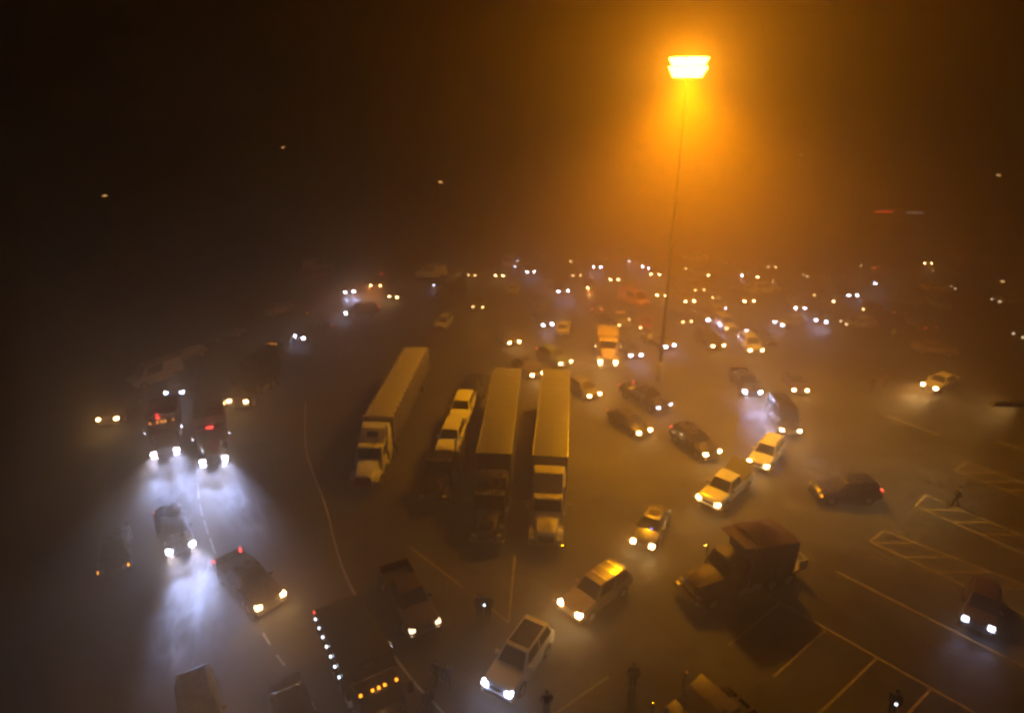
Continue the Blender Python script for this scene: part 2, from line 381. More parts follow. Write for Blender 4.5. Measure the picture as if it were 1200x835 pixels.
# ------------------------------------------------------------------ trucks
def tractor_parts(root, colour, lamps, power, sleeper=True, hood_colour=None, markers=True, chrome=True, roof=None, stacks=1, bumper_mat=None, sl_h=3.65, one=None, roof_colour=None):
    pm = P[colour]; hm = P[hood_colour] if hood_colour else pm; k = ('trk', sleeper, sl_h)
    def hood():
        def rg(x, w, z0, z1): 
            h = [(0, z0), (w, z0), (w, z1 - .22), (w * .86, z1 - .05), (w * .45, z1), (0, z1 + .03)]
            return [(x, y, z) for y, z in h] + [(x, -y, z) for y, z in reversed(h[1:-1])]
        return MB().rings([rg(-.18, .60, .75, 1.45), (rg(-.30, .68, .70, 1.58)), rg(-1.2, .80, .70, 1.74), rg(-2.05, .96, .70, 1.90)])
    part(root, 'hood', 'hood', hood, hm)
    for s in (-1, 1):
        def fender():
            pts = [(-.35, .98), (-.62, 1.22), (-1.15, 1.30), (-1.65, 1.2), (-1.98, .86)]
            lo = [[(x, s * .66, z), (x, s * 1.17, z - .05), (x, s * 1.17, z - .20), (x, s * .66, z - .08)] for x, z in pts]
            return MB().rings(lo)
        part(root, ('fender', s), 'fender', fender, hm)
        lm = M[lamps + ('_hi' if power >= 1.5 else '') if lamps in ('led', 'hal') else 'dim' if lamps == 'dim' else 'lens_off']
        part(root, 'thl', 'headlight', lambda: lens(.24, .36, .24), lm, (-.22, s * .86, 1.02))
        if lamps in BEAM_W and (one is None or one == s): add_beam(root, .0, s * .86, 1.02, lamps, BEAM_W[lamps] * power)
        part(root, ('tmir', s), 'side_mirror', lambda: MB().box(-.10, .06, min(s * .0, s * .26), max(s * .0, s * .26), -.35, .35, .05).tube([(0, -s * .25, .3), (0, s * .06, .3)], .02, 6), M['chrome'] if chrome else M['plastic'], (-2.35, s * 1.36, 2.15))
        part(root, ('tank', s), 'fuel_tank', lambda: MB().tube([(-3.2, s * .92, .72), (-4.7, s * .92, .72)], .31, 14), M['aluminium'])
        wheel(root, -1.15, s * .98, .52, .30, 'truck')
        for x in (-5.55, -6.85): wheel(root, x, s * .92, .52, .55, 'dual')
        part(root, ('twin', s), 'side_window', lambda: MB().panel(*([(-3.45, -1.105, 1.95), (-2.45, -1.105, 1.95), (-2.75, -1.08, 2.55), (-3.45, -1.08, 2.55)] if s < 0 else [(-2.45, 1.105, 1.95), (-3.45, 1.105, 1.95), (-3.45, 1.08, 2.55), (-2.75, 1.08, 2.55)]), 0, (0, 1), (0, 1), .01), M['glass'])
        if stacks == 2 or (stacks == 1 and s > 0):
            part(root, ('stack', s, sleeper), 'exhaust_stack', lambda: MB().tube([(-3.85, s * 1.12, .9), (-3.85, s * 1.12, 3.55), (-3.92, s * 1.12, 3.9)], .085, 10), M['chrome'])
    def cab():
        return MB().hexa([(-3.65, -1.1, .80), (-2.0, -1.1, .80), (-2.0, 1.1, .80), (-3.65, 1.1, .80)], [(-3.65, -1.1, 1.9), (-2.0, -1.1, 1.9), (-2.0, 1.1, 1.9), (-3.65, 1.1, 1.9)], .03).hexa(
            [(-3.65, -1.1, 1.88), (-2.02, -1.1, 1.88), (-2.02, 1.1, 1.88), (-3.65, 1.1, 1.88)], [(-3.65, -1.02, 2.72), (-2.5, -1.02, 2.72), (-2.5, 1.02, 2.72), (-3.65, 1.02, 2.72)], .05)
    part(root, 'cab', 'cab', cab, P[roof_colour] if roof_colour else pm)
    part(root, 'tws', 'windshield', lambda: MB().panel((-2.02, -1.1, 1.9), (-2.02, 1.1, 1.9), (-2.5, 1.02, 2.72), (-2.5, -1.02, 2.72), 0, (.06, .94), (.10, .88), .006), M['glass'])
    if sleeper:
        def slp():
            h = sl_h
            return MB().hexa([(-5.05, -1.2, .9), (-3.67, -1.2, .9), (-3.67, 1.2, .9), (-5.05, 1.2, .9)], [(-5.05, -1.2, h - .5), (-3.67, -1.2, h - .9), (-3.67, 1.2, h - .9), (-5.05, 1.2, h - .5)], .05).hexa(
                [(-5.05, -1.2, h - .52), (-3.2, -1.05, 2.73), (-3.2, 1.05, 2.73), (-5.05, 1.2, h - .52)], [(-5.05, -1.12, h), (-4.1, -1.0, h - .06), (-4.1, 1.0, h - .06), (-5.05, 1.12, h)], .08)
        part(root, k + ('slp',), 'sleeper', slp, pm)
        if sl_h > 3.5: part(root, 'slpwin', 'roof_window', lambda: MB().panel((-3.2, -1.05, 2.78), (-3.2, 1.05, 2.78), (-4.1, 1.0, sl_h - .06), (-4.1, -1.0, sl_h - .06), 0, (.28, .72), (.38, .74), .006), M['glass'])
    part(root, 'tgrille', 'grille', lambda: MB().box(-.19, -.155, -.50, .50, .80, 1.38, .02), M['chrome'] if chrome else M['plastic'])
    part(root, 'tbump', 'front_bumper', lambda: MB().box(-.30, .02, -1.2, 1.2, .36, .74, .06), bumper_mat or (M['chrome'] if chrome else M['plastic']))
    part(root, 'tframe', 'chassis', lambda: MB().box(-7.45, -.3, -.45, -.30, .62, .88).box(-7.45, -.3, .30, .45, .62, .88).box(-6.9, -6.0, -.5, .5, .90, 1.1, .03).box(-7.45, -7.35, -1.1, 1.1, .5, .85), M['frame'])
    if markers:
        for y in (-.88, -.30, 0, .30, .88):
            part(root, 'tmk', 'marker_light', lambda: lens(.12, .12, .09), M['amber'] if markers == 'lit' else M['lens_off'], (-2.58, y, 2.76))

def box_trailer(root, L, material, x0=-5.45, h=4.08, ribs=0, reefer=False):
    part(root, ('trl', L, x0, h, ribs), 'trailer_body', lambda: trailer_mesh(L, x0, h, ribs), material)
    trailer_gear(root, L, x0)
    part(root, ('trd', L, x0, h), 'rear_door', lambda: MB().box(x0 - L - .05, x0 - L - .003, -1.22, -.01, 1.22, h - .12, .01).box(x0 - L - .05, x0 - L - .003, .01, 1.22, 1.22, h - .12, .01), material)
    part(root, ('trim', L, x0, h), 'roof_rail', lambda: MB().box(x0 - L, x0, -1.325, -1.25, h - .04, h + .03, .01).box(x0 - L, x0, 1.25, 1.325, h - .04, h + .03, .01).box(x0 - L - .02, x0 - L + .12, -1.25, 1.25, h - .03, h + .03, .01), M['aluminium'])
def trailer_mesh(L, x0, h, ribs):
    m = MB().box(x0 - L, x0, -1.30, 1.30, 1.15, h, .05)
    n = int(L / .6)
    if ribs:
        for i in range(n):
            x = x0 - .3 - i * .6
            for s in (-1, 1): m.box(x - .04, x + .04, min(s * 1.303, s * 1.345), max(s * 1.303, s * 1.345), 1.2, h - .08)
    for i in range(int(L / 1.2)):            # roof bows under the skin
        x = x0 - .6 - i * 1.2
        m.box(x - .03, x + .03, -1.24, 1.24, h + .002, h + .014)
    return m
def trailer_gear(root, L, x0):
    for s in (-1, 1):
        for x in (x0 - L + 1.4, x0 - L + 2.65): wheel(root, x, s * .98, .52, .55, 'dual')
        part(root, ('ttl', L), 'tail_light', lambda: lens(.08, .3, .14), M['tail_off'], (x0 - L - .03, s * .95, 1.06))
        part(root, ('leg', L, x0, s), 'landing_leg', lambda: MB().box(x0 - 2.75, x0 - 2.6, s * .8 - .07, s * .8 + .07, .3, 1.15).box(x0 - 2.85, x0 - 2.5, s * .8 - .14, s * .8 + .14, .26, .3), M['frame'])
    part(root, ('tfrm', L, x0), 'trailer_frame', lambda: MB().box(x0 - L + .2, x0 - 1.0, -.55, -.42, .92, 1.145).box(x0 - L + .2, x0 - 1.0, .42, .55, .92, 1.145).box(x0 - L + .02, x0 - L + .12, -1.15, 1.15, .5, .62).box(x0 - L + .02, x0 - L + .12, -.7, -.6, .6, 1.15).box(x0 - L + .02, x0 - L + .12, .6, .7, .6, 1.15), M['frame'])

def hopper_trailer(root, L, x0=-5.6):
    """tall ribbed trailer under a tarpaulin held on hoops"""
    def shell():
        m = MB().hexa([(x0 - L, -.95, 1.25), (x0, -.95, 1.25), (x0, .95, 1.25), (x0 - L, .95, 1.25)], [(x0 - L, -1.2, 1.9), (x0, -1.2, 1.9), (x0, 1.2, 1.9), (x0 - L, 1.2, 1.9)])
        return m.box(x0 - L, x0, -1.2, 1.2, 1.9, 3.7, .02)
    part(root, ('hop', L), 'trailer_body', shell, M['trailer_white'])
    def posts():
        m = MB(); n = int(L / 1.0)
        for i in range(n + 1):
            x = x0 - .12 - i * (L - .24) / n
            for s in (-1, 1): m.box(x - .11, x + .11, min(s * 1.205, s * 1.36), max(s * 1.205, s * 1.36), 1.3, 3.72, .02)
            m.box(x - .11, x + .11, -1.36, 1.36, 3.72, 3.86, .02)
        return m
    part(root, ('post', L), 'side_posts', posts, P['cream'])
    def tarp():
        m = MB(); n = int(L / 1.0); rs = []
        for i in range(2 * n + 1):
            x = x0 - .12 - i * (L - .24) / (2 * n); k = .20 if i % 2 == 0 else .08
            rs.append([(x, -1.18, 3.70), (x, -1.18, 3.72 + k * .5), (x, -.6, 3.72 + k), (x, 0, 3.72 + k), (x, .6, 3.72 + k), (x, 1.18, 3.72 + k * .5), (x, 1.18, 3.70)])
        return m.rings(rs)
    part(root, ('tarp', L), 'tarpaulin', tarp, M['tarp'])
    trailer_gear(root, L, x0)

def dump_body(root, colour, x0, L, h=3.2, covered=False):
    pm = P[colour]
    def shell():
        m = MB(); x1 = x0 - L
        m.box(x1, x0, -1.2, 1.2, 1.15, 1.32, .02)
        for s in (-1, 1):
            m.hexa([(x1, s * 1.2 - .06, 1.32), (x0, s * 1.2 - .06, 1.32), (x0, s * 1.2 + .06, 1.32), (x1, s * 1.2 + .06, 1.32)], [(x1, s * 1.25 - .06, h - .35), (x0, s * 1.25 - .06, h), (x0, s * 1.25 + .06, h), (x1, s * 1.25 + .06, h - .35)], .02)
            for i in range(6):
                x = x0 - .3 - i * (L - .6) / 5
                y = s * 1.33; m.box(x - .06, x + .06, min(y - .04, y + .04), max(y - .04, y + .04), 1.2, h - .4)
        m.box(x0 - .1, x0, -1.19, 1.19, 1.32, h, .02)
        m.hexa([(x0 - .05, -1.2, h), (x0 + 1.0, -1.1, h + .18), (x0 + 1.0, 1.1, h + .18), (x0 - .05, 1.2, h)], [(x0 - .05, -1.2, h + .06), (x0 + 1.0, -1.1, h + .24), (x0 + 1.0, 1.1, h + .24), (x0 - .05, 1.2, h + .06)])
        return m
    part(root, ('dump', x0, L, h), 'dump_bed', shell, pm)
    part(root, ('dtg', x0, L, h), 'tailgate', lambda: MB().box(x0 - L - .09, x0 - L - .003, -1.18, 1.18, 1.3, h - .4, .02).box(x0 - L - .13, x0 - L - .09, -.9, -.8, 1.35, h - .5).box(x0 - L - .13, x0 - L - .09, .8, .9, 1.35, h - .5), pm)
    part(root, ('load', x0, L, h), 'load', lambda: MB().hexa([(x0 - L + .05, -1.12, 1.4), (x0 - .12, -1.12, 1.4), (x0 - .12, 1.12, 1.4), (x0 - L + .05, 1.12, 1.4)], [(x0 - L + .3, -1.1, h - .75), (x0 - .4, -1.1, h - .55), (x0 - .4, 1.1, h - .55), (x0 - L + .3, 1.1, h - .75)], .1), M['bed'])
    if covered:
        def cover():
            rr = random.Random(int(h * 100)); rs = []
            for i in range(9):
                x = x0 - .02 - (L - .04) * i / 8; z = h - .35 * i / 8
                hump = (.75 if h > 3.5 else .22) * math.exp(-((i - 2.6) / 2.4) ** 2)
                rs.append([(x, y, z + dz + hump * k + rr.uniform(-.05, .05) * k) for y, dz, k in ((-1.3, -.10, 0), (-1.27, .03, .1), (-.8, .06, .5), (-.3, .10, 1.0), (.15, .12, .95), (.7, .08, .5), (1.27, .03, .1), (1.3, -.10, 0))])
            return MB().rings(rs)
        part(root, ('cover', x0, L, h), 'load_cover', cover, M['rust_tarp'] if h > 3.5 else M['bed'])
    for s in (-1, 1):
        part(root, ('dtl', x0, L), 'tail_light', lambda: lens(.08, .2, .14), M['tail_off'], (x0 - L - .03, s * .9, 1.0))
def box_body(root, colour, x0, L, h=3.5, material=None):
    part(root, ('bx', x0, L, h), 'box_body', lambda: MB().box(x0 - L, x0, -1.22, 1.22, 1.1, h, .05).box(x0 - L, x0, -1.245, -1.222, h - .12, h - .02).box(x0 - L, x0, 1.222, 1.245, h - .12, h - .02), material or P[colour])
    part(root, ('bxd', x0, L, h), 'rear_door', lambda: MB().box(x0 - L - .04, x0 - L - .003, -1.12, 1.12, 1.2, h - .15, .01), M['aluminium'])
    for s in (-1, 1):
        part(root, ('bxt', x0, L), 'tail_light', lambda: lens(.08, .2, .14), M['tail_off'], (x0 - L - .03, s * .9, .98))

def truck(label, front, hd, group='heavy trucks in the lot', name='truck'):
    return thing(name, label, 'truck', (front[0], front[1], 0), hd, group)

def pair(a, b, h, hd=None):
    p, q = at(*a, h), at(*b, h)
    c = (p + q) / 2; d = q - p
    if hd is None:
        n = Vector((d.y, -d.x, 0))
        if n.y > 0: n = -n
        hd = math.degrees(math.atan2(n.y, n.x))
    return (c.x, c.y), R(hd)

G_T = 'heavy trucks in the lot'
# three parked semi trucks and a car hauler in the middle
def aim(front, rear):
    return math.atan2(front[1] - rear[1], front[0] - rear[0])
f, r = (-11.5, 42.0), (-10.2, 64.9)
t = truck('white semi truck with red lower hood towing a tall ribbed trailer', f, aim(f, r), name='semi_truck')
tractor_parts(t, 'white', 'off', 0, True, None, True, True, stacks=1, sl_h=3.7)
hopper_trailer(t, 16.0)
part(t, 'redband', 'hood_band', lambda: MB().rings([[(-.10, -.64, .78), (-.10, .64, .78), (-.10, .62, 1.40), (-.10, -.62, 1.40)], [(-.155, -.64, .78), (-.155, .64, .78), (-.155, .62, 1.40), (-.155, -.62, 1.40)]]), P['red'])
f, r = (-1.72, 35.4), (-.36, 57.8)
t = truck('black semi truck with a long plain van trailer beside the car hauler', f, aim(f, r), name='semi_truck')
tractor_parts(t, 'black', 'off', 0, True, None, True, True, stacks=2, sl_h=3.3)
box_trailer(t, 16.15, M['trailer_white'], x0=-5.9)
f, r = (2.25, 35.0), (4.35, 57.6)
t = truck('cream semi truck with raised sleeper roof window pulling a van trailer', f, aim(f, r), name='semi_truck')
tractor_parts(t, 'cream', 'off', 0, True, None, True, True, stacks=0, sl_h=3.85)
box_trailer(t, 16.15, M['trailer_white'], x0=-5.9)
f, r = (-5.9, 40.0), (-3.9, 60.0)
HH = aim(f, r)
t = truck('dark car hauler with a flat deck carrying pale cars', f, HH, name='car_hauler')
tractor_parts(t, 'black', 'off', 0, False, None, True, True, stacks=1)
part(t, 'deck', 'deck', lambda: MB().box(-22.5, -4.6, -1.27, 1.27, 1.02, 1.16, .02).box(-22.5, -4.6, -1.30, -1.272, 1.0, 1.24).box(-22.5, -4.6, 1.272, 1.30, 1.0, 1.24).box(-4.7, -4.5, -1.2, 1.2, 1.16, 2.3, .03), M['frame'])
for s in (-1, 1):
    for x in (-19.6, -20.9): wheel(t, x, s * .95, .45, .5, 'haul')
def along(d, lat=0): 
    return (f[0] + math.cos(HH) * d - math.sin(HH) * lat, f[1] + math.sin(HH) * d + math.cos(HH) * lat)
for d, col, k, lb in ((-5.2, 'white', 'suv', 'white car riding foremost on the deck of the car hauler'), (-10.7, 'white', 'suv', 'white car riding in the middle of the car hauler deck'), (-16.4, 'black', 'sedan', 'black car riding last on the car hauler deck')):
    car('carried_car', k, along(d), HH, col, lb, 'car', z=1.165, group='cars on the car hauler')

# working trucks
def glows(t, spec):
    for x, y, z, e, c in spec:                      # the light the small marker lamps give off
        d = bpy.data.lights.new('marker_glow', 'POINT'); d.energy = e; d.color = c; d.shadow_soft_size = .15
        o = bpy.data.objects.new('marker_glow', d); COL.objects.link(o); o.parent = t; o.location = (x, y, z)
t = truck('dark maroon dump truck with open tipper bed and shiny chrome bumper', (10.55, 30.5), math.atan2(-2.9, -7.3), name='dump_truck')
tractor_parts(t, 'maroon', 'off', 0, False, None, True, True, stacks=1)
dump_body(t, 'maroon', -3.95, 3.1, h=3.75, covered=True)
part(t, 'bcn', 'roof_beacon', lambda: lens(.14, .2, .14), M['amber'], (-3.85, -1.0, 3.45))
part(t, 'hitch', 'rear_frame', lambda: MB().box(-8.4, -7.3, -1.0, 1.0, .75, .9, .02).box(-8.4, -7.8, -1.0, -.9, .9, 1.5).box(-8.4, -7.8, .9, 1.0, .9, 1.5).box(-8.4, -8.3, -.9, .9, 1.4, 1.5), M['aluminium'])
t = truck('dark dump truck with a row of white side lights and lit amber roof markers', (-4.96, 19.9), R(-59.3), name='dump_truck')
tractor_parts(t, 'charcoal', 'dim', 0, False, None, 'lit', False, stacks=1, roof_colour='charcoal')
dump_body(t, 'black', -3.95, 5.2, h=3.0, covered=True)
for i in range(7):
    part(t, 'sml', 'side_light', lambda: lens(.10, .08, .10), M['whitelamp'], (-4.3 - i * .72, -1.40, 2.55))
part(t, 'rml', 'rear_marker', lambda: lens(.10, .16, .12), M['redlamp'], (-9.15, -1.28, 2.55))
part(t, 'reflector', 'warning_panel', lambda: MB().box(-5.9, -4.7, 1.375, 1.395, 2.0, 2.5), P['red'])
part(t, 'reflector_white', 'warning_panel', lambda: MB().box(-4.65, -4.1, 1.375, 1.395, 1.9, 2.4), P['white'])
glows(t, ((-9.5, -.6, 1.6, 60, (1, .05, .03)), (-2.2, 0, 3.0, 14, (1, .42, .06))))
t = truck('bare tractor truck with pale sleeper roof and twin exhaust stacks', (5.4, 18.9), R(213), name='tractor_truck')
tractor_parts(t, 'tan', 'off', 0, True, None, True, True, stacks=2, sl_h=3.2)
(fr, hd) = pair((704, 426), (721, 424), 1.0, -97)
t = truck('yellow box truck with lit amber roof markers and bright warm headlights', fr, hd, name='box_truck')
tractor_parts(t, 'yellow', 'hal', 3.5, False, None, 'lit', True, stacks=0)
box_body(t, 'yellow', -3.8, 3.7, 2.9)
(fr, hd) = pair((180, 533), (207, 529), 1.0, -64)
t = truck('maroon dump truck with amber cab markers and dazzling white headlights', fr, hd, name='dump_truck')
tractor_parts(t, 'maroon', 'led', 13.0, False, None, 'lit', True, stacks=1)
dump_body(t, 'charcoal', -3.95, 4.4, h=3.0)
part(t, 'rbcn', 'roof_beacon', lambda: lens(.14, .3, .12), M['redlamp'], (-3.4, -.3, 2.80))
glows(t, ((-2.1, 0, 3.0, 40, (1, .42, .06)), (-3.4, -.3, 3.2, 30, (1, .05, .05))))
(fr, hd) = pair((238, 541), (263, 540), 1.0, -66)
t = truck('grey box truck with a red light glowing above its windshield', fr, hd, name='box_truck')
tractor_parts(t, 'charcoal', 'led', 16.0, False, None, True, True, stacks=1)
box_body(t, 'charcoal', -3.8, 4.6, 3.3)
part(t, 'rbc', 'roof_beacon', lambda: lens(.14, .55, .14), M['redlamp'], (-2.7, 0, 2.82))
glows(t, ((-2.2, 0, 3.1, 40, (1, .06, .03)),))
(fr, hd) = pair((267, 472), (287, 471), 1.0, -95)
t = truck('black box truck with warm headlights and a tall dark body', fr, hd, name='box_truck')
tractor_parts(t, 'black', 'hal', 1.0, False, None, True, False, stacks=0)
box_body(t, 'black', -3.8, 4.2, 3.6)

